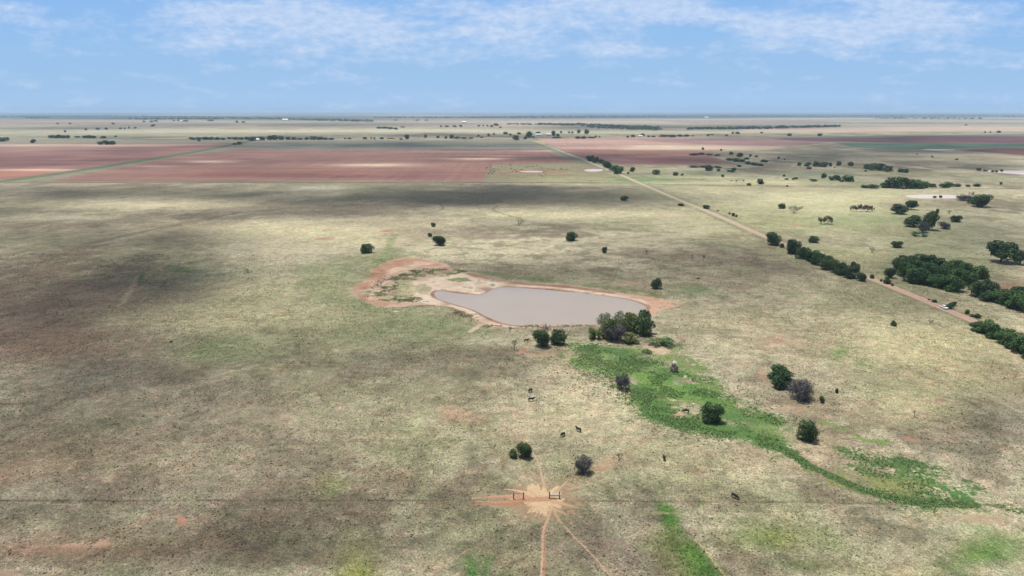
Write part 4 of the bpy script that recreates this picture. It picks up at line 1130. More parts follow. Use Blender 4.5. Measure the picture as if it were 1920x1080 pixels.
row('tree', 'in the long dark row beyond the left red field', [(360, 262, 12, 5), (372, 262, 12, 5), (384, 262, 12, 6), (395, 262, 12, 6), (407, 262, 12, 5), (418, 262, 10, 4), (430, 261, 8, 4), (441, 262, 12, 5), (452, 262, 10, 5), (463, 262, 10, 6), (473, 264, 14, 8), (489, 263, 14, 7), (506, 262, 12, 8), (515, 262, 14, 9), (527, 262, 12, 8), (540, 262, 10, 6), (551, 262, 12, 5), (563, 262, 10, 4), (575, 262, 10, 5), (588, 262, 14, 7), (599, 262, 12, 6), (610, 262, 12, 5), (621, 262, 10, 4)],
    'trees of the long dark row beyond the left red field')
row('tree', 'in the broken line continuing the long dark row', [(647, 261, 4, 3), (655, 261, 8, 3), (684, 261, 8, 4), (696, 260, 4, 3), (702, 261, 4, 4), (716, 261, 8, 4), (733, 260, 14, 2), (752, 262, 6, 3), (763, 261, 9, 9), (798, 258, 6, 6), (821, 259, 6, 5), (836, 260, 6, 5), (847, 260, 8, 8), (857, 260, 12, 4), (870, 260, 14, 3), (883, 260, 10, 3), (897, 256, 5, 4)],
    'trees of the broken line beyond the red field')
row('tree', 'in the dark clumps at the upper left', [(4, 265, 22, 8), (13, 262, 8, 5), (62, 268, 9, 7), (96, 259, 12, 6), (107, 259, 12, 7), (118, 259, 12, 6), (127, 259, 8, 6), (145, 258, 10, 3), (159, 259, 9, 5), (168, 259, 12, 6), (176, 259, 8, 5), (194, 259, 11, 4), (188, 271, 12, 6), (199, 271, 14, 8), (211, 271, 12, 7), (217, 257, 4, 3), (122, 248, 4, 4), (373, 265, 7, 3), (440, 271, 8, 3), (449, 271, 9, 6)],
    'trees in the dark clumps at the upper left')
row('tree', 'in the thin far line above the upper left clumps', [(108, 233, 4, 3), (131, 233, 5, 3), (161, 244, 4, 4), (183, 243, 8, 4), (199, 243, 6, 4), (212, 233, 6, 3), (226, 242, 6, 3), (234, 242, 3, 3), (242, 241, 3, 4), (253, 241, 6, 3), (270, 229, 5, 3), (284, 229, 6, 3), (292, 228, 7, 3), (287, 237, 9, 4), (326, 227, 4, 3), (334, 227, 4, 3), (348, 228, 11, 3), (395, 227, 12, 3), (444, 230, 5, 4), (456, 230, 6, 3)],
    'trees in the thin far line at the upper left')
row('tree', 'in the small wood left of the far road', [(712, 241, 12, 4), (722, 241, 12, 4), (732, 242, 12, 4), (742, 243, 8, 4), (755, 239, 10, 2), (827, 238, 4, 3), (838, 238, 8, 3), (852, 238, 8, 3), (864, 238, 6, 4), (898, 237, 5, 3), (906, 237, 4, 3), (914, 237, 5, 3), (922, 238, 7, 4), (930, 236, 10, 5), (938, 240, 5, 3), (742, 226, 8, 2), (782, 226, 8, 2), (800, 226, 8, 2)],
    'trees in the small wood left of the far road')

# ------------------------------------------------------------------ far woods that read as one mass
def woods(pts_list, seed, n, size, label, mat=L_DARK):
    rg = np.random.default_rng(seed)
    V = []; T = []
    cents = []
    for (xa, ya, xb, yb, nn, thick) in pts_list:
        for _ in range(nn):
            f_ = rg.uniform(); x = xa + (xb - xa) * f_; y = ya + (yb - ya) * f_ + rg.uniform(-thick, thick)
            gx, gy, _z = ground_at(x, max(y, 211.0)); s = size * rg.uniform(.6, 1.3)
            cents.append((gx, gy, s))
    for gx, gy, s in cents:
        c_ = rg.normal(size=(n, 3)); c_ /= np.linalg.norm(c_, axis=1)[:, None]
        nrm = c_.copy()
        p = c_ * np.array([s * 1.2, s * 1.2, s * .62]) * (1 - .25 * rg.uniform(size=(n, 1)))
        gz = float(relief(np.array([gx]), np.array([gy]))[0])
        p += np.array([gx, gy, gz + s * .6])
        V.append(leaf_quads(p, nrm, s * .42, rg)); T.append(np.repeat(rg.uniform(.1, .8, n), 4))
    V = np.concatenate(V); T = np.concatenate(T)
    me = mesh_np('woods', V, np.arange(len(V)).reshape(-1, 4))
    at_ = me.attributes.new('tint', 'FLOAT', 'POINT'); at_.data.foreach_set('value', T.astype(np.float32))
    return tag(link('woodland', me, mat), label, 'woodland', kind='stuff')


woods([(1080, 234, 1235, 241, 240, 2.2), (1010, 233, 1090, 234, 110, .8), (950, 233, 1080, 235, 90, .8), (1100, 239, 1240, 244, 110, 1.4)], 1, 26, 7, 'dark wood on the plain beyond the white farmstead')
woods([(1290, 242, 1440, 241, 190, 1.2), (1440, 240, 1575, 237, 170, 1.4)], 2, 26, 7, 'long straight belt of dark trees right of the far wood')
woods([(145, 216, 480, 223, 320, 1.2), (240, 224, 420, 223, 160, .8), (50, 221.5, 90, 221, 60, .8), (480, 222, 640, 227, 160, 1.2), (0, 219, 180, 218, 130, 1.0)], 3, 16, 12, 'blue-grey woodland belts near the horizon at left')
woods([(640, 227, 700, 228, 60, .8), (700, 221.5, 1000, 221, 170, .5), (960, 220, 1250, 219, 210, 1.6), (1100, 217, 1500, 218, 170, 1.2), (870, 218, 1000, 219, 60, 1.0)], 4, 14, 13, 'blue-grey woodland belts near the horizon in the middle')
woods([(1440, 217, 1920, 219, 260, 1.4), (1640, 222.5, 1840, 222.8, 90, .5), (1500, 214.5, 1920, 215, 110, 1.0), (200, 213.5, 700, 214, 110, 1.2)], 5, 14, 14, 'blue-grey woodland belts near the horizon at right')

# ------------------------------------------------------------------ weeds and tufts in the gully, on the banks and in the grass
def scatter(lines, n, smin, smax, seed, mat, label, name, leaves=9, flat=.6, thin=.0):
    rg = np.random.default_rng(seed)
    cs = []
    tl = [ (W(l), w) for l, w in lines ]
    lens = np.array([sum(math.dist(a_, b_) for a_, b_ in zip(P[:-1], P[1:])) * (w + 1) for P, w in tl])
    for (P, w), L in zip(tl, lens):
        k = int(n * L / lens.sum())
        segs = np.array([math.dist(a_, b_) for a_, b_ in zip(P[:-1], P[1:])]); cum = np.concatenate([[0], np.cumsum(segs)])
        for _ in range(k):
            s = rg.uniform(0, cum[-1]); i = min(np.searchsorted(cum, s) - 1, len(segs) - 1); i = max(i, 0)
            f_ = (s - cum[i]) / segs[i]
            a_, b_ = np.array(P[i]), np.array(P[i + 1])
            p = a_ + (b_ - a_) * f_ + rg.normal(0, w * .42, 2)
            cs.append(p)
    cs = np.array(cs); keep = fbm(cs[:, 0], cs[:, 1], 8, 3, np.full(len(cs), .3), 77) > thin
    cs = cs[keep]
    n_ = len(cs); s = rg.uniform(smin, smax, n_)
    d = rg.normal(size=(n_, leaves, 3)); d[..., 2] = np.abs(d[..., 2]); d /= np.linalg.norm(d, axis=2)[..., None]
    p = d * s[:, None, None] * np.array([1, 1, flat]) * rg.uniform(.5, 1, (n_, leaves, 1))
    p[..., 0] += cs[:, None, 0]; p[..., 1] += cs[:, None, 1]
    V = leaf_quads(p.reshape(-1, 3), d.reshape(-1, 3), 0.42 * float(np.mean(s)), rg)
    V[:, 2] = np.maximum(V[:, 2], 0.01)
    me = mesh_np(name, V, np.arange(len(V)).reshape(-1, 4))
    tt = np.repeat(np.clip(np.repeat(rg.uniform(0, 1, n_), leaves) * .7 + .3 * rg.uniform(0, 1, n_ * leaves), 0, 1), 4)
    at_ = me.attributes.new('tint', 'FLOAT', 'POINT'); at_.data.foreach_set('value', tt.astype(np.float32))
    return tag(link(name, me, mat), label, name.replace('_', ' '), kind='stuff')


scatter([([(1105, 648), (1150, 660), (1190, 676), (1245, 690)], 8), ([(1185, 735), (1215, 755), (1240, 775)], 7), ([(1230, 700), (1280, 720), (1330, 745), (1360, 765)], 12), ([(1240, 785), (1290, 797), (1350, 806), (1420, 822), (1455, 836)], 6),
         ([(1360, 780), (1400, 790), (1450, 795), (1482, 800)], 9), ([(1240, 775), (1262, 790), (1300, 802), (1360, 812), (1420, 826), (1455, 838)], 5), ([(1445, 834), (1490, 858), (1530, 880), (1580, 902), (1640, 924)], 2.2), ([(1640, 924), (1700, 938), (1760, 947), (1812, 946)], 4.5),
         ([(1690, 870), (1730, 885), (1765, 900), (1805, 915)], 4.5), ([(1700, 905), (1730, 918), (1765, 930)], 6), ([(1612, 878), (1650, 895)], 4), ([(1595, 848), (1630, 862), (1670, 880)], 6), ([(1880, 955), (1940, 975)], 3),
         ([(1160, 690), (1230, 735), (1300, 770), (1400, 800)], 26), ([(1090, 660), (1180, 700)], 16)], 13000, .28, .62, 5, L_WEED, 'lush green weeds filling the gully below the dam', 'weeds', thin=-.12)
scatter([([(700, 555), (716, 540), (740, 522), (770, 511), (800, 508), (870, 509)], 9), ([(720, 560), (790, 564)], 5), ([(850, 583), (905, 608)], 4), ([(905, 612), (1110, 611)], 3)], 2200, .3, .7, 6, leaf_mat('dull_weeds', [(0.07, 0.085, 0.04), (0.10, 0.115, 0.055), (0.15, 0.155, 0.085)]),
        'dull green weeds growing on the red banks of the pond', 'bank_weeds', 7, .5, -.05)

# single tussocks standing above the sward, each with the colour of the sward round it
rg = np.random.default_rng(91)
nt_ = 230000
ty = np.sqrt(rg.uniform(165 ** 2, 560 ** 2, nt_)) - 60
tx = rg.uniform(-.80, .80, nt_) * (ty + 60)
ri = np.clip(np.searchsorted(yr, ty), 0, NR - 1); ci = np.clip(np.searchsorted(us, tx / (ty + 60)), 0, NC - 1)
vi_ = ri * NC + ci
clump = fbm(tx, ty, 14, 3, np.full(nt_, .3), 801)
keep = (MSK[vi_, 2] < .25) & (sdf(tx, ty, POND_W) > 2) & (clump + rg.uniform(-.5, .5, nt_) > -.15)
keep &= np.abs(tx - np.interp(ty, road_c[::-1, 1] if road_c[0, 1] > road_c[-1, 1] else road_c[:, 1], road_c[::-1, 0] if road_c[0, 1] > road_c[-1, 1] else road_c[:, 0])) > 9
tx, ty, vi_ = tx[keep], ty[keep], vi_[keep]; n_t = len(tx)
sz = rg.uniform(.12, .30, n_t); az_ = rg.uniform(0, 6.28, n_t)
P0 = np.stack([tx, ty, np.zeros(n_t)], -1)
da = np.stack([np.cos(az_), np.sin(az_), np.zeros(n_t)], -1) * sz[:, None]
db = np.stack([-np.sin(az_) * .5, np.cos(az_) * .5, np.full(n_t, .75)], -1) * (sz * rg.uniform(.6, 1.4, n_t))[:, None]
V = np.stack([P0 - da * .6, P0 + da * .6, P0 + da + db, P0 - da + db], 1).reshape(-1, 3)
me = mesh_np('tussocks', V, np.arange(len(V)).reshape(-1, 4))
cv = COL[vi_] * K_ALB * np.where(rg.uniform(size=n_t) < .66, rg.uniform(1.1, 1.55, n_t), rg.uniform(.55, .85, n_t))[:, None]
cv = np.where((MSK[vi_, 1] > .4)[:, None], WDC[vi_] * K_ALB * rg.uniform(.6, 1.3, (n_t, 1)), cv)
ca = me.color_attributes.new('cover', 'FLOAT_COLOR', 'POINT')
ca.data.foreach_set('color', np.repeat(np.concatenate([np.clip(cv, 0, .6), np.ones((n_t, 1))], 1), 4, 0).astype(np.float32).ravel())
tm = bpy.data.materials.new('straw'); tm.use_nodes = True
t = tm.node_tree; t.nodes['Principled BSDF'].inputs['Roughness'].default_value = .9; t.nodes['Principled BSDF'].inputs['Specular IOR Level'].default_value = .1
at = NN(t, 'ShaderNodeAttribute', attribute_name='cover'); t.links.new(at.outputs['Color'], t.nodes['Principled BSDF'].inputs['Base Color'])
tag(link('grass_tussocks', me, tm), 'dry and green grass tussocks covering the near pasture', 'grass', kind='stuff')

# ------------------------------------------------------------------ fences
POST = simple_mat('weathered_wood', (0.13, 0.11, 0.09), .9, .3, 6)
WIRE = simple_mat('rusty_wire', (0.12, 0.09, 0.07), .6)


def post_mesh(r, h):
    V, Fc = [], []
    tube_into(V, Fc, (0, 0, -.05), (0, 0, h * .97), r, r * .92, 8)
    tube_into(V, Fc, (0, 0, h * .97), (0, 0, h), r * .92, r * .6, 8)
    b = len(V) - 8
    me = mesh_np('post', V, Fc)
    bm = bmesh.new(); bm.from_mesh(me); bm.verts.ensure_lookup_table(); bm.faces.new([bm.verts[b + k] for k in range(8)]); bm.to_mesh(me); bm.free()
    return me


def fence(name, pts, spacing, label, r=.035, h=1.15, wires=4, maxn=98, jitter=.0):
    P = [np.array(p) for p in pts]
    root = empty(name, (float(P[0][0]), float(P[0][1]), 0))
    tag(root, label, 'fence', 'wire fences of the pastures')
    pm = post_mesh(r, h)
    pos = []
    for a_, b_ in zip(P[:-1], P[1:]):
        L = np.hypot(*(b_ - a_)); n = max(1, int(round(L / spacing)))
        pos += [a_ + (b_ - a_) * k / n for k in range(n)]
    pos.append(P[-1]); pos = pos[:maxn]
    for q in pos:
        o = link('post', pm, POST, root)
        o.location = (q[0] - P[0][0], q[1] - P[0][1], 0)
        o.rotation_euler = (random.uniform(-.05, .05), random.uniform(-.05, .05), random.uniform(0, 3))
        o.scale = (1, 1, random.uniform(.9, 1.1))
    V, Fc = [], []
    for a_, b_ in zip(pos[:-1], pos[1:]):
        for k in range(wires):
            z = h * (.28 + .65 * k / (wires - 1))
            tube_into(V, Fc, (a_[0] - P[0][0], a_[1] - P[0][1], z), (b_[0] - P[0][0], b_[1] - P[0][1], z), .007, .007, 3)
    link('wire', mesh_np('wire', V, Fc), WIRE, root)
    return root


gl, grr = ground_at(978, 939)[:2], ground_at(1029, 936)[:2]
fence('wire_fence', W([(979, 938.5), (880, 938), (500, 938), (-60, 939)]), 4.5, 'low wire fence running left from the trampled gateway')
fence('wire_fence', W([(1050, 937), (1150, 938.5), (1500, 942), (2000, 949)]), 4.5, 'low wire fence running right from the trampled gateway')


def brace(xa, xb, yb, label, rails=1):
    rr, rz = (.26, 1.05) if rails > 1 else (.05, 1.7)
    """two tall timber posts with a rail: the end of a fence"""
    a_, b_ = ground_at(xa, yb), ground_at(xb, yb)
    root = empty('fence_brace', (a_[0], a_[1], 0)); tag(root, label, 'fence brace')
    pm = post_mesh(.16, 2.1)
    d = (b_[0] - a_[0], b_[1] - a_[1])
    for q in ((0, 0), d):
        o = link('post', pm, POST, root); o.location = (q[0], q[1], 0)
    V, Fc = [], []
    tube_into(V, Fc, (.0, 0, rz), (d[0], d[1], rz), rr, rr, 10)
    link('rail', mesh_np('rail', V, Fc), simple_mat('pale_rail', (.36, .32, .25), .9, .2, 4) if rails > 1 else POST, root)
    V, Fc = [], []
    tube_into(V, Fc, (0, 0, .15), (d[0], d[1], 1.65), .02, .02, 5)
    link('stay_wire', mesh_np('stay_wire', V, Fc), WIRE, root)


brace(963, 981.5, 936, 'timber post and rail brace at the left of the gateway')
brace(1030, 1049, 934.5, 'timber brace with a pale rail at the right of the gateway', 2)
rl = [tuple(c_ - n_ * 6.8) for c_, n_ in zip(road_c, road_n) if 240 < c_[1] < 760]
rr_ = [tuple(c_ + n_ * 6.8) for c_, n_ in zip(road_c, road_n) if 240 < c_[1] < 760]
if np.mean([p[0] for p in rl]) > np.mean([p[0] for p in rr_]): rl, rr_ = rr_, rl
fence('roadside_fence', rl[::8] , 6, 'wire fence along the left side of the dirt road')
fence('roadside_fence', rr_[::8], 6, 'wire fence along the right side of the dirt road')
fence('cross_fence', W([(-40, 342.6), (600, 342.6), (1184, 343.4)]), 16, 'far wire fence between the pasture and the red fields', r=.14, h=1.5)
fence('cross_fence', W([(1225, 346), (1500, 349.5), (1950, 355)]), 16, 'far wire fence right of the road in front of the tree belt', r=.14, h=1.5)

# ------------------------------------------------------------------ rock
def rock_mesh(name, seed, sx_, sy_, sz_):
    bm = bmesh.new(); bmesh.ops.create_icosphere(bm, subdivisions=4, radius=1)
    rd = random.Random(seed); ph = [rd.uniform(0, 6) for _ in range(6)]
    for v in bm.verts:
        c_ = v.co
        n = 1 + .18 * math.sin(c_.x * 3 + ph[0]) * math.sin(c_.y * 3.4 + ph[1]) + .12 * math.sin(c_.z * 6 + ph[2]) * math.sin(c_.x * 7 + ph[3]) + .05 * math.sin(c_.y * 15 + ph[4]) * math.sin(c_.z * 13 + ph[5])
        q = c_ * n
        q = Vector((round(q.x * 3) / 3 * .35 + q.x * .65, q.y, round(q.z * 3) / 3 * .4 + q.z * .6))
        v.co = Vector((q.x * sx_, q.y * sy_, max(q.z * sz_, -.6 * sz_)))
    me = bpy.data.meshes.new(name); bm.to_mesh(me); bm.free()
    return me


gx, gy, _ = ground_at(1264, 697)
rk = empty('weathered_rock', (gx, gy, 0)); rk.scale = (.8, .8, 1.1); tag(rk, 'pale weathered rock standing at the right edge of the green gully', 'rock')
o = link('base', rock_mesh('base', 3, 1.9, 1.4, 1.7), simple_mat('brown_rock', (.20, .165, .12), .95, .35, 1.5), rk); o.location = (0, 0, .9)
o = link('cap', rock_mesh('cap', 8, 1.35, 1.2, .9), simple_mat('pale_rock', (.40, .34, .255), .95, .2, 1.5), rk); o.location = (-.15, .3, 3.1)
o = link('cap', rock_mesh('cap', 18, .9, .8, .7), o.active_material, rk); o.location = (.75, -.3, 2.4)

# ------------------------------------------------------------------ cattle
def skin_mesh(name, joints, edges, root=0, lv=1):
    me = bpy.data.meshes.new(name)
    me.from_pydata([j[0] for j in joints], edges, [])
    o = bpy.data.objects.new('tmp', me); C.objects.link(o)
    m = o.modifiers.new('s', 'SKIN')
    for i, j in enumerate(joints):
        r = j[1]; me.skin_vertices[0].data[i].radius = r if isinstance(r, tuple) else (r, r)
    me.skin_vertices[0].data[root].use_root = True
    s = o.modifiers.new('u', 'SUBSURF'); s.levels = lv; s.render_levels = lv
    dg = bpy.context.evaluated_depsgraph_get()
    res = bpy.data.meshes.new_from_object(o.evaluated_get(dg)); res.name = name
    bpy.data.objects.remove(o)
    return res


def cow_mesh(pose):
    J = [((-.75, 0, 1.10), (.33, .36)), ((-.25, 0, 1.02), (.40, .42)), ((.30, 0, 1.00), (.40, .44)), ((.72, 0, 1.08), (.30, .38))]
    Eg = [(0, 1), (1, 2), (2, 3)]

    def add(p, r, to):
        J.append((p, r)); Eg.append((to, len(J) - 1)); return len(J) - 1
    if pose == 'graze':
        n = add((1.05, 0, .92), (.20, .24), 3); h = add((1.32, 0, .55), (.15, .17), n); k = add((1.42, .0, .30), (.12, .14), h); add((1.46, 0, .08), (.08, .09), k)
    else:
        n = add((1.02, 0, 1.25), (.19, .24), 3); h = add((1.28, .03, 1.42), (.15, .17), n); k = add((1.48, .05, 1.34), (.12, .13), h); add((1.68, .07, 1.20), (.08, .09), k)
    for s in (-1, 1):
        e = add(J[h][0][:1] + (s * .24,) + (J[h][0][2] + .05,), (.035, .06), h)
    for s, dx_ in ((-1, .0), (1, .12)):
        a_ = add((.62 + dx_, s * .24, .72), (.13, .13), 3); b_ = add((.60 + dx_, s * .23, .40), (.075, .075), a_); add((.62 + dx_, s * .23, .03), (.06, .06), b_)
        a_ = add((-.72 - dx_, s * .24, .75), (.17, .15), 0); b_ = add((-.86 - dx_, s * .23, .45), (.075, .075), a_); c_ = add((-.82 - dx_, s * .23, .03), (.06, .06), b_)
    a_ = add((-1.08, 0, 1.18), (.05, .05), 0); b_ = add((-1.16, 0, .8), (.025, .025), a_); add((-1.17, 0, .45), (.045, .045), b_)
    return skin_mesh('cow', J, Eg, 1)


HIDE = simple_mat('black_hide', (0.008, 0.007, 0.006), .95, .2, 4)
HIDE2 = simple_mat('brown_hide', (0.10, 0.05, 0.03), .7, .3, 4)
cows = {p: cow_mesh(p) for p in ('graze', 'stand')}
for p in cows.values(): p.polygons.foreach_set('use_smooth', np.ones(len(p.polygons), bool))


def cow(px, py, pose, rz, label, group, s=1.0, hide=HIDE):
    gx, gy, _ = ground_at(px, py)
    key = (pose, hide.name)
    if key not in cows:
        m = cows[pose].copy(); m.materials.clear(); m.materials.append(hide); cows[key] = m
    o = link('cow', cows[key]); o.location = (gx, gy, 0); o.rotation_euler = (0, 0, rz); o.scale = (s, s, s)
    tag(o, label, 'cow', group)


for px, py, pose, rz, lb in [(1377, 934, 'graze', -.9, 'black cow grazing just above the bottom fence'), (1245, 862, 'graze', 1.5, 'black cow grazing alone above the fence near the green draw'),
                             (1055, 818, 'graze', .95, 'nearer black cow of the two above the dark grey bush'), (1085, 809, 'stand', 2.3, 'farther black cow of the two above the dark grey bush'),
                             (996, 752, 'stand', .1, 'black cow standing sideways, lower of two left of the gully'), (994, 735, 'graze', 1.0, 'black cow seen end-on, upper of two left of the gully'),
                             (1286, 774, 'graze', 2.9, 'black cow grazing in the green gully beside a dark bush'), (987, 641, 'stand', .4, 'black cow beside the left one of the pair of bushes below the dam')]:
    cow(px, py, pose, rz, lb, 'black cattle grazing in the near pasture', .98)
HERD1 = [(912, 316), (918, 313), (921, 310), (923, 318), (921, 320), (925, 317), (926, 322), (919, 323), (922, 326), (924, 325), (916, 326), (930, 317), (935, 318), (913, 314), (927, 320), (941, 313), (957, 310), (918, 318), (934, 312), (920, 315)]
HERD2 = [(959, 316), (961, 321), (966, 319), (968, 322), (986, 313), (990, 313), (996, 312), (999, 312), (1006, 310.5), (1015, 314), (1027, 316), (1032, 317.5), (1038, 318.5), (1051, 316), (1054, 317.5), (1063, 317.5), (978, 318), (1020, 324), (1011, 328), (1023, 328), (1016, 330), (1018, 321)]
for H_, lb, g in ((HERD1, 'tiny cow from the left in the tight herd beside the red field', 'herd left of the red-rimmed stock pond'), (HERD2, 'tiny cow from the left around the red-rimmed stock pond', 'cattle scattered around the red-rimmed stock pond')):
    for i, (x, y) in enumerate(sorted(H_)):
        cow(x, y + .8, random.choice(['graze', 'stand']), random.uniform(0, 6), f'{ORD[i]} {lb}', g, 1.15, HIDE if random.random() < .8 else HIDE2)

# ------------------------------------------------------------------ white car
PAINT = simple_mat('white_paint', (.78, .78, .78), .3, coat=.6)
GLASS = simple_mat('dark_glass', (.02, .023, .026), .08)
RUB = simple_mat('rubber', (.02, .02, .02), .85); RIM = simple_mat('alloy', (.5, .5, .52), .35, metallic=.8)
LAMP = simple_mat('lamp_lens', (.75, .77, .8), .15); TAIL = simple_mat('tail_lens', (.35, .02, .02), .25); TRIM = simple_mat('black_trim', (.03, .03, .03), .6)


def loft(sections, caps=True):
    bm = bmesh.new(); rings = []
    for x, prof in sections: rings.append([bm.verts.new((x, y, z)) for y, z in prof])
    n = len(rings[0])
    for a_, b_ in zip(rings[:-1], rings[1:]):
        for k in range(n): bm.faces.new((a_[k], a_[(k + 1) % n], b_[(k + 1) % n], b_[k]))
    if caps: bm.faces.new(rings[0][::-1]); bm.faces.new(rings[-1])
    bmesh.ops.recalc_face_normals(bm, faces=bm.faces)
    me = bpy.data.meshes.new('m'); bm.to_mesh(me); bm.free(); return me


def prof(w, zb, zs, zt, wt):
    h = [(0, zb), (w * .86, zb), (w * .97, zb + .12), (w, (zb + zs) / 2 + .1), (w * .97, zs), (wt, zt - .06), (wt * .85, zt), (0, zt + .02)]
    return h + [(-y, z) for y, z in h[-2:0:-1]]


car = empty('white_car'); tag(car, 'white car driving on the red dirt road', 'car')
body = loft([(-2.32, prof(.80, .42, .80, .98, .70)), (-2.25, prof(.86, .30, .86, 1.04, .76)), (-1.6, prof(.90, .24, .92, 1.06, .82)), (-.9, prof(.91, .22, .93, 1.08, .84)), (.9, prof(.91, .22, .93, 1.05, .84)), (1.5, prof(.90, .24, .90, 1.0, .80)), (2.1, prof(.86, .28, .84, .92, .72)), (2.32, prof(.76, .40, .74, .80, .60))])
link('body', body, PAINT, car, smooth=False)
cab = loft([(-2.0, [(-.70, 1.03), (.70, 1.03), (.66, 1.12), (.0, 1.13), (-.66, 1.12)]), (-1.55, [(-.74, 1.03), (.74, 1.03), (.60, 1.50), (.0, 1.53), (-.60, 1.50)]), (-.2, [(-.76, 1.03), (.76, 1.03), (.62, 1.56), (.0, 1.60), (-.62, 1.56)]),
            (.45, [(-.76, 1.03), (.76, 1.03), (.60, 1.50), (.0, 1.54), (-.60, 1.50)]), (1.2, [(-.74, 1.0), (.74, 1.0), (.68, 1.05), (.0, 1.07), (-.68, 1.05)])])
link('cabin', cab, GLASS, car)
roof = loft([(-1.62, [(-.60, 1.49), (.60, 1.49), (.56, 1.56), (0, 1.59), (-.56, 1.56)]), (-.2, [(-.62, 1.53), (.62, 1.53), (.58, 1.62), (0, 1.66), (-.58, 1.62)]), (.48, [(-.60, 1.47), (.60, 1.47), (.56, 1.54), (0, 1.57), (-.56, 1.54)])])
link('roof', roof, PAINT, car)
for s in (-1, 1):
    for xa, xb, za, zb in ((-1.70, -1.62, 1.05, 1.50), (-.62, -.52, 1.05, 1.54), (.40, 1.1, 1.50, 1.06), (.36, .42, 1.05, 1.5)):
        V, Fc = [], []
        tube_into(V, Fc, (xa, s * .745, 1.05) if za < zb else (xa, s * .62, za), (xb, s * .625, zb) if za < zb else (xb, s * .74, zb), .035, .035, 6)
        link('pillar', mesh_np('pillar', V, Fc), PAINT, car)
    for x in (-1.45, 1.42):
        V, Fc = [], []
        bm = bmesh.new(); bmesh.ops.create_cone(bm, cap_ends=True, segments=24, radius1=.34, radius2=.34, depth=.22, matrix=Matrix.Rotation(math.pi / 2, 4, 'X'))
        me = bpy.data.meshes.new('wheel'); bm.to_mesh(me); bm.free()
        wh = link('wheel', me, RUB, car); wh.location = (x, s * .83, .34)
        bm = bmesh.new(); bmesh.ops.create_cone(bm, cap_ends=True, segments=16, radius1=.21, radius2=.2, depth=.03, matrix=Matrix.Translation((0, s * .125, 0)) @ Matrix.Rotation(math.pi / 2, 4, 'X'))
        me = bpy.data.meshes.new('rim'); bm.to_mesh(me); bm.free()
        link('rim', me, RIM, wh)
    for nm, x, z, m_ in (('headlight', 2.22, .72, LAMP), ('taillight', -2.28, .86, TAIL)):
        bm = bmesh.new(); bmesh.ops.create_uvsphere(bm, u_segments=12, v_segments=8, radius=1); bmesh.ops.scale(bm, vec=(.12, .2, .09), verts=bm.verts)
        me = bpy.data.meshes.new(nm); bm.to_mesh(me); bm.free()
        o = link(nm, me, m_, car); o.location = (x, s * .6, z)
    bm = bmesh.new(); bmesh.ops.create_uvsphere(bm, u_segments=10, v_segments=6, radius=1); bmesh.ops.scale(bm, vec=(.08, .11, .07), verts=bm.verts)
    me = bpy.data.meshes.new('mirror'); bm.to_mesh(me); bm.free()
    o = link('mirror', me, PAINT, car); o.location = (.75, s * .98, 1.08)
bm = bmesh.new(); bmesh.ops.create_cube(bm, size=1); bmesh.ops.scale(bm, vec=(.06, 1.0, .16), verts=bm.verts); bmesh.ops.bevel(bm, geom=bm.edges[:], offset=.02, segments=1)
me = bpy.data.meshes.new('grille'); bm.to_mesh(me); bm.free()
o = link('grille', me, TRIM, car); o.location = (2.30, 0, .58)
cp = ground_at(1767, 581)
rc, rn = road_frame(cp[1])
i = int(np.argmin(np.abs(road_c[:, 1] - cp[1]))); dv = road_c[i - 1] - road_c[i + 1]
car.location = (float(rc[0]), float(rc[1]), 0.085); car.rotation_euler = (0, 0, math.atan2(dv[1], dv[0]) + (math.pi if dv[1] > 0 else 0))

# ------------------------------------------------------------------ farm buildings far off
WALLM = simple_mat('white_siding', (.78, .78, .76), .7, .05, .5); ROOFM = simple_mat('pale_metal_roof', (.62, .62, .62), .5, .08, .5); DOORM = simple_mat('dark_door', (.10, .09, .08), .7)


def house(px, py, w, d, h, rz, label, roofm=ROOFM):
    gx, gy, _ = ground_at(px, py)
    r = empty('farm_building', (gx, gy, 0), rz); tag(r, label, 'building', 'white farm buildings on the plain')
    bm = bmesh.new(); bmesh.ops.create_cube(bm, size=1); bmesh.ops.scale(bm, vec=(w, d, h), verts=bm.verts); bmesh.ops.translate(bm, vec=(0, 0, h / 2), verts=bm.verts)
    me = bpy.data.meshes.new('wall'); bm.to_mesh(me); bm.free(); link('wall', me, WALLM, r)
    rh = d * .28; o_ = .6
    V = [(-w / 2 - o_, -d / 2 - o_, h + .003), (w / 2 + o_, -d / 2 - o_, h + .003), (w / 2 + o_, d / 2 + o_, h + .003), (-w / 2 - o_, d / 2 + o_, h + .003), (-w / 2 - o_, 0, h + rh), (w / 2 + o_, 0, h + rh)]
    me = bpy.data.meshes.new('roof'); me.from_pydata(V, [], [(0, 1, 5, 4), (2, 3, 4, 5), (1, 2, 5), (3, 0, 4), (3, 2, 1, 0)]); link('roof', me, roofm, r)
    for nm, x, ww, z0, z1 in (('door', -w * .2, 3.2, 0.02, h * .75), ('window', w * .12, 1.6, h * .35, h * .7), ('window', w * .32, 1.6, h * .35, h * .7)):
        me = bpy.data.meshes.new(nm)
        y_ = -d / 2 - .03
        V = [(x - ww / 2, y_, z0), (x + ww / 2, y_, z0), (x + ww / 2, y_, z1), (x - ww / 2, y_, z1)]
        V += [(a_, -d / 2 - .002, c_) for a_, b_, c_ in V]
        me.from_pydata(V, [], [(0, 1, 2, 3), (4, 7, 6, 5), (0, 4, 5, 1), (1, 5, 6, 2), (2, 6, 7, 3), (3, 7, 4, 0)])
        link(nm, me, DOORM, r)


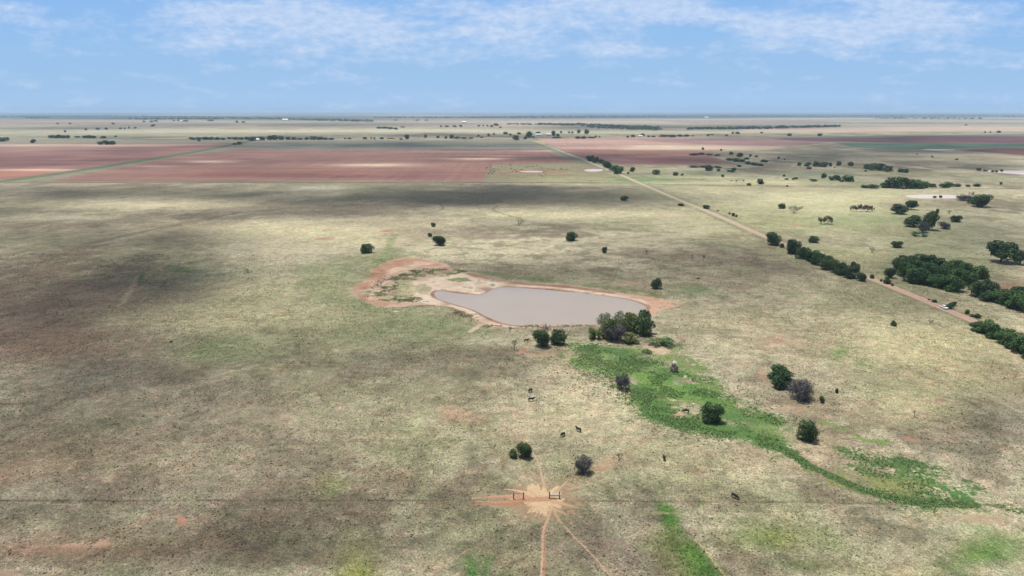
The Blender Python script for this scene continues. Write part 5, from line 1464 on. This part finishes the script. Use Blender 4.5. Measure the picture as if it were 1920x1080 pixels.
house(1010, 255, 26, 16, 6, .05, 'long white farm building between trees beside the far road')
house(1029, 255, 22, 18, 7, -.05, 'white barn left of a tall dark tree at the farmstead')
house(955, 252, 10, 8, 4, .1, 'small white house among trees left of the farmstead')
house(482, 264, 16, 12, 5, .05, 'small white house in the gap of the long dark tree row')
house(4, 260, 12, 9, 4, 0, 'small white house at the left edge behind dark trees')
house(1201, 257, 14, 10, 4.5, 0, 'small white shed in the tree line right of the farmstead')
house(870, 230.5, 36, 24, 9, 0, 'distant white shed near the blue wood line')
house(535, 226, 60, 30, 10, 0, 'distant long white building left of the middle of the horizon')
house(1325, 221.2, 60, 30, 10, 0, 'distant white building on the plain right of the middle')
house(341, 228, 24, 16, 7, 0, 'distant white house between trees at the upper left')

# ------------------------------------------------------------------ clouds overhead (their shadows fall over the plain)
HC = 1300.0
SH = [(250, 600, 420, 170, .3), (250, 950, 480, 140, .12),  # (cx, cy, rx, ry, amount) : shade on the ground in photograph positions
    (110, 570, 290, 90, .5), (60, 690, 250, 70, .55), (310, 520, 120, 40, .6), (230, 460, 220, 24, .6), (120, 430, 180, 18, .6), (90, 790, 230, 60, .55), (250, 720, 130, 40, .35), (80, 930, 260, 50, .25),
    (380, 1030, 200, 40, .3), (500, 1060, 200, 40, .25), (120, 1040, 160, 20, .3), (560, 980, 180, 30, .3), (1080, 1020, 130, 40, .42), (800, 1060, 140, 30, .25), (480, 720, 130, 26, .3), (600, 700, 100, 24, .2),
    (600, 365, 520, 20, .78), (400, 405, 190, 14, .6), (900, 375, 380, 16, .7), (100, 360, 200, 10, .45), (60, 400, 130, 12, .5), (620, 400, 160, 10, .45), (1160, 365, 150, 10, .45), (1330, 370, 110, 7, .25), (1000, 352, 260, 5, .4),
    (1060, 515, 280, 26, .5), (1330, 480, 220, 34, .5), (1080, 430, 130, 14, .35), (1500, 490, 130, 30, .35), (1380, 560, 140, 30, .25), (940, 420, 70, 12, .25),
    (780, 670, 170, 40, .45), (620, 650, 130, 30, .22), (1860, 790, 130, 60, .5), (1800, 640, 120, 40, .16), (1650, 700, 90, 16, .22), (1860, 480, 160, 50, .3), (1740, 560, 180, 40, .38), (1740, 500, 120, 24, .25), (1640, 1000, 160, 30, .22), (1500, 1070, 110, 24, .4), (1750, 870, 160, 20, .12),
    (200, 300, 600, 20, .5), (600, 330, 420, 12, .42), (650, 272, 500, 8, .55), (950, 290, 200, 16, .4), (1000, 320, 140, 10, .3), (1150, 298, 190, 10, .45), (1250, 260, 200, 3, .2), (1500, 300, 260, 18, .7), (1700, 318, 280, 14, .65), (1800, 275, 400, 18, .6), (1600, 258, 300, 7, .55), (1850, 420, 160, 60, .35),
    (1150, 240, 180, 5, .8), (1400, 238, 220, 5, .75), (300, 258, 320, 4.5, .7), (720, 254, 240, 4.5, .75), (100, 240, 220, 4, .6), (500, 235, 400, 5, .6), (1650, 228, 300, 4, .4), (1000, 257, 160, 5, .5), (1300, 252, 160, 3, .5), (1350, 320, 110, 8, .25), (1850, 350, 200, 12, .3), (60, 230, 300, 3, .3)]
LIT = [(270, 382, 130, 8, .8), (110, 405, 80, 5, .5), (700, 310, 75, 4, .95), (890, 298, 64, 3, .95), (390, 303, 55, 3, .9), (60, 318, 110, 4, .95), (150, 272, 200, 2.5, .6), (500, 246, 360, 4, .8), (600, 352, 60, 4, .6),
       (1240, 278, 200, 5, .9), (1080, 266, 120, 4, .9), (1330, 337, 130, 6, .7), (560, 425, 150, 14, .8), (1040, 400, 220, 12, .7), (640, 470, 160, 20, .5), (20, 1076, 90, 10, .8), (1470, 360, 200, 10, .7), (1520, 395, 150, 14, .6), (60, 500, 70, 8, .4), (205, 1003, 40, 8, .5), (180, 470, 120, 6, .4), (830, 244, 160, 3, .8), (1440, 285, 60, 2, .7)]
cpy = np.concatenate([np.arange(1240, 700, -12.0), np.arange(700, 420, -6.0), np.arange(420, 340, -2.5), np.arange(340, 255, -1.2), np.arange(255, 227, -.7)])
cy_ = np.array([ground_at(960, p)[1] for p in cpy])
cu = np.arange(-1.0, 1.0001, .008)
CXg = cu[None, :] * (cy_[:, None] + 60); CYg = np.repeat(cy_[:, None], len(cu), 1)
cX, cY = CXg.ravel(), CYg.ravel()
ccell = np.maximum(.008 * (cY + 60), np.repeat(np.abs(np.gradient(cy_))[:, None], len(cu), 1).ravel() * .6)
amp = 14 + 22 * sstep(500, 1500, cY) + 60 * sstep(1500, 4000, cY)
qx = cX + amp * fbm(cX, cY, 120, 3, ccell, 501); qy = cY + amp * fbm(cX, cY, 120, 3, ccell, 541)
qpx, qpy = project(qx, np.maximum(qy, 20))
S = np.zeros(cX.size)
for x, y, rx, ry, a_ in SH:
    r2 = ((qpx - x) / rx) ** 2 + ((qpy - y) / ry) ** 2
    S = 1 - (1 - S) * (1 - a_ * np.exp(-r2 ** 1.3))
for x, y, rx, ry, a_ in LIT:
    r2 = ((qpx - x) / rx) ** 2 + ((qpy - y) / ry) ** 2
    S = S * (1 - a_ * np.exp(-r2))
S = np.clip(S * (1 + .5 * fbm(cX, cY, 80, 4, ccell, 601) + .4 * fbm(cX, cY, 320, 2, ccell, 611)), 0, .95)
edge = sstep(0, .1, 1.0 - np.abs(np.tile(cu, len(cy_)))) * sstep(7600, 6500, cY) * sstep(30, 90, cY)
S *= edge
off = SUNV * (HC / SUNV.z)
n_ = cX.size
wob = fbm(cX, cY, 300, 3, ccell, 701)
bot = np.stack([cX + off.x, cY + off.y, HC + 12 * wob], -1)
top = bot.copy(); top[:, 2] += 6 + 170 * S * (1 + .5 * wob)
top[:, 0] += SUNV.x / SUNV.z * (top[:, 2] - bot[:, 2]); top[:, 1] += SUNV.y / SUNV.z * (top[:, 2] - bot[:, 2])
Fg = grid_faces(len(cy_), len(cu))
Fg = Fg[(S[Fg] > .015).any(1)]
me = mesh_np('clouds', np.concatenate([bot, top]), np.concatenate([Fg, Fg[:, ::-1] + n_]))
at_ = me.attributes.new('cloud_cover', 'FLOAT', 'POINT')
al = 1 - np.sqrt(1 - .93 * S)
at_.data.foreach_set('value', np.concatenate([al, al]).astype(np.float32))
cm = bpy.data.materials.new('cloud_vapour'); cm.use_nodes = True
t = cm.node_tree; t.nodes.clear()
out = NN(t, 'ShaderNodeOutputMaterial'); mx_ = NN(t, 'ShaderNodeMixShader'); tr = NN(t, 'ShaderNodeBsdfTransparent'); tl = NN(t, 'ShaderNodeBsdfTranslucent'); df = NN(t, 'ShaderNodeBsdfDiffuse'); ad = NN(t, 'ShaderNodeMixShader')
tl.inputs[0].default_value = (.5, .5, .5, 1); df.inputs[0].default_value = (.8, .8, .8, 1)
at = NN(t, 'ShaderNodeAttribute', attribute_name='cloud_cover')
t.links.new(tl.outputs[0], ad.inputs[1]); t.links.new(df.outputs[0], ad.inputs[2]); ad.inputs[0].default_value = .85
t.links.new(at.outputs['Fac'], mx_.inputs[0]); t.links.new(tr.outputs[0], mx_.inputs[1]); t.links.new(ad.outputs[0], mx_.inputs[2]); t.links.new(mx_.outputs[0], out.inputs[0])
tag(link('clouds', me, cm, smooth=True), 'broken white clouds drifting above the plain', 'clouds', kind='stuff')

# ------------------------------------------------------------------ haze
bm = bmesh.new(); bmesh.ops.create_cube(bm, size=1)
ZT, ZB = 125.0, -40.0
bmesh.ops.scale(bm, vec=(240000, 100000, ZT - ZB), verts=bm.verts)
bmesh.ops.translate(bm, vec=(0, 45000, (ZT + ZB) / 2), verts=bm.verts)
me = bpy.data.meshes.new('haze'); bm.to_mesh(me); bm.free()
hm = bpy.data.materials.new('haze_air'); hm.use_nodes = True
t = hm.node_tree; t.nodes.clear()
out = NN(t, 'ShaderNodeOutputMaterial'); pv = NN(t, 'ShaderNodeVolumePrincipled')
pv.inputs['Color'].default_value = (.58, .79, 1.0, 1)
pv.inputs['Density'].default_value = 5.0e-5
pv.inputs['Anisotropy'].default_value = 0.0
t.links.new(pv.outputs[0], out.inputs['Volume'])
tag(link('haze', me, hm), 'thin blue haze lying over the plain', 'haze', kind='stuff')
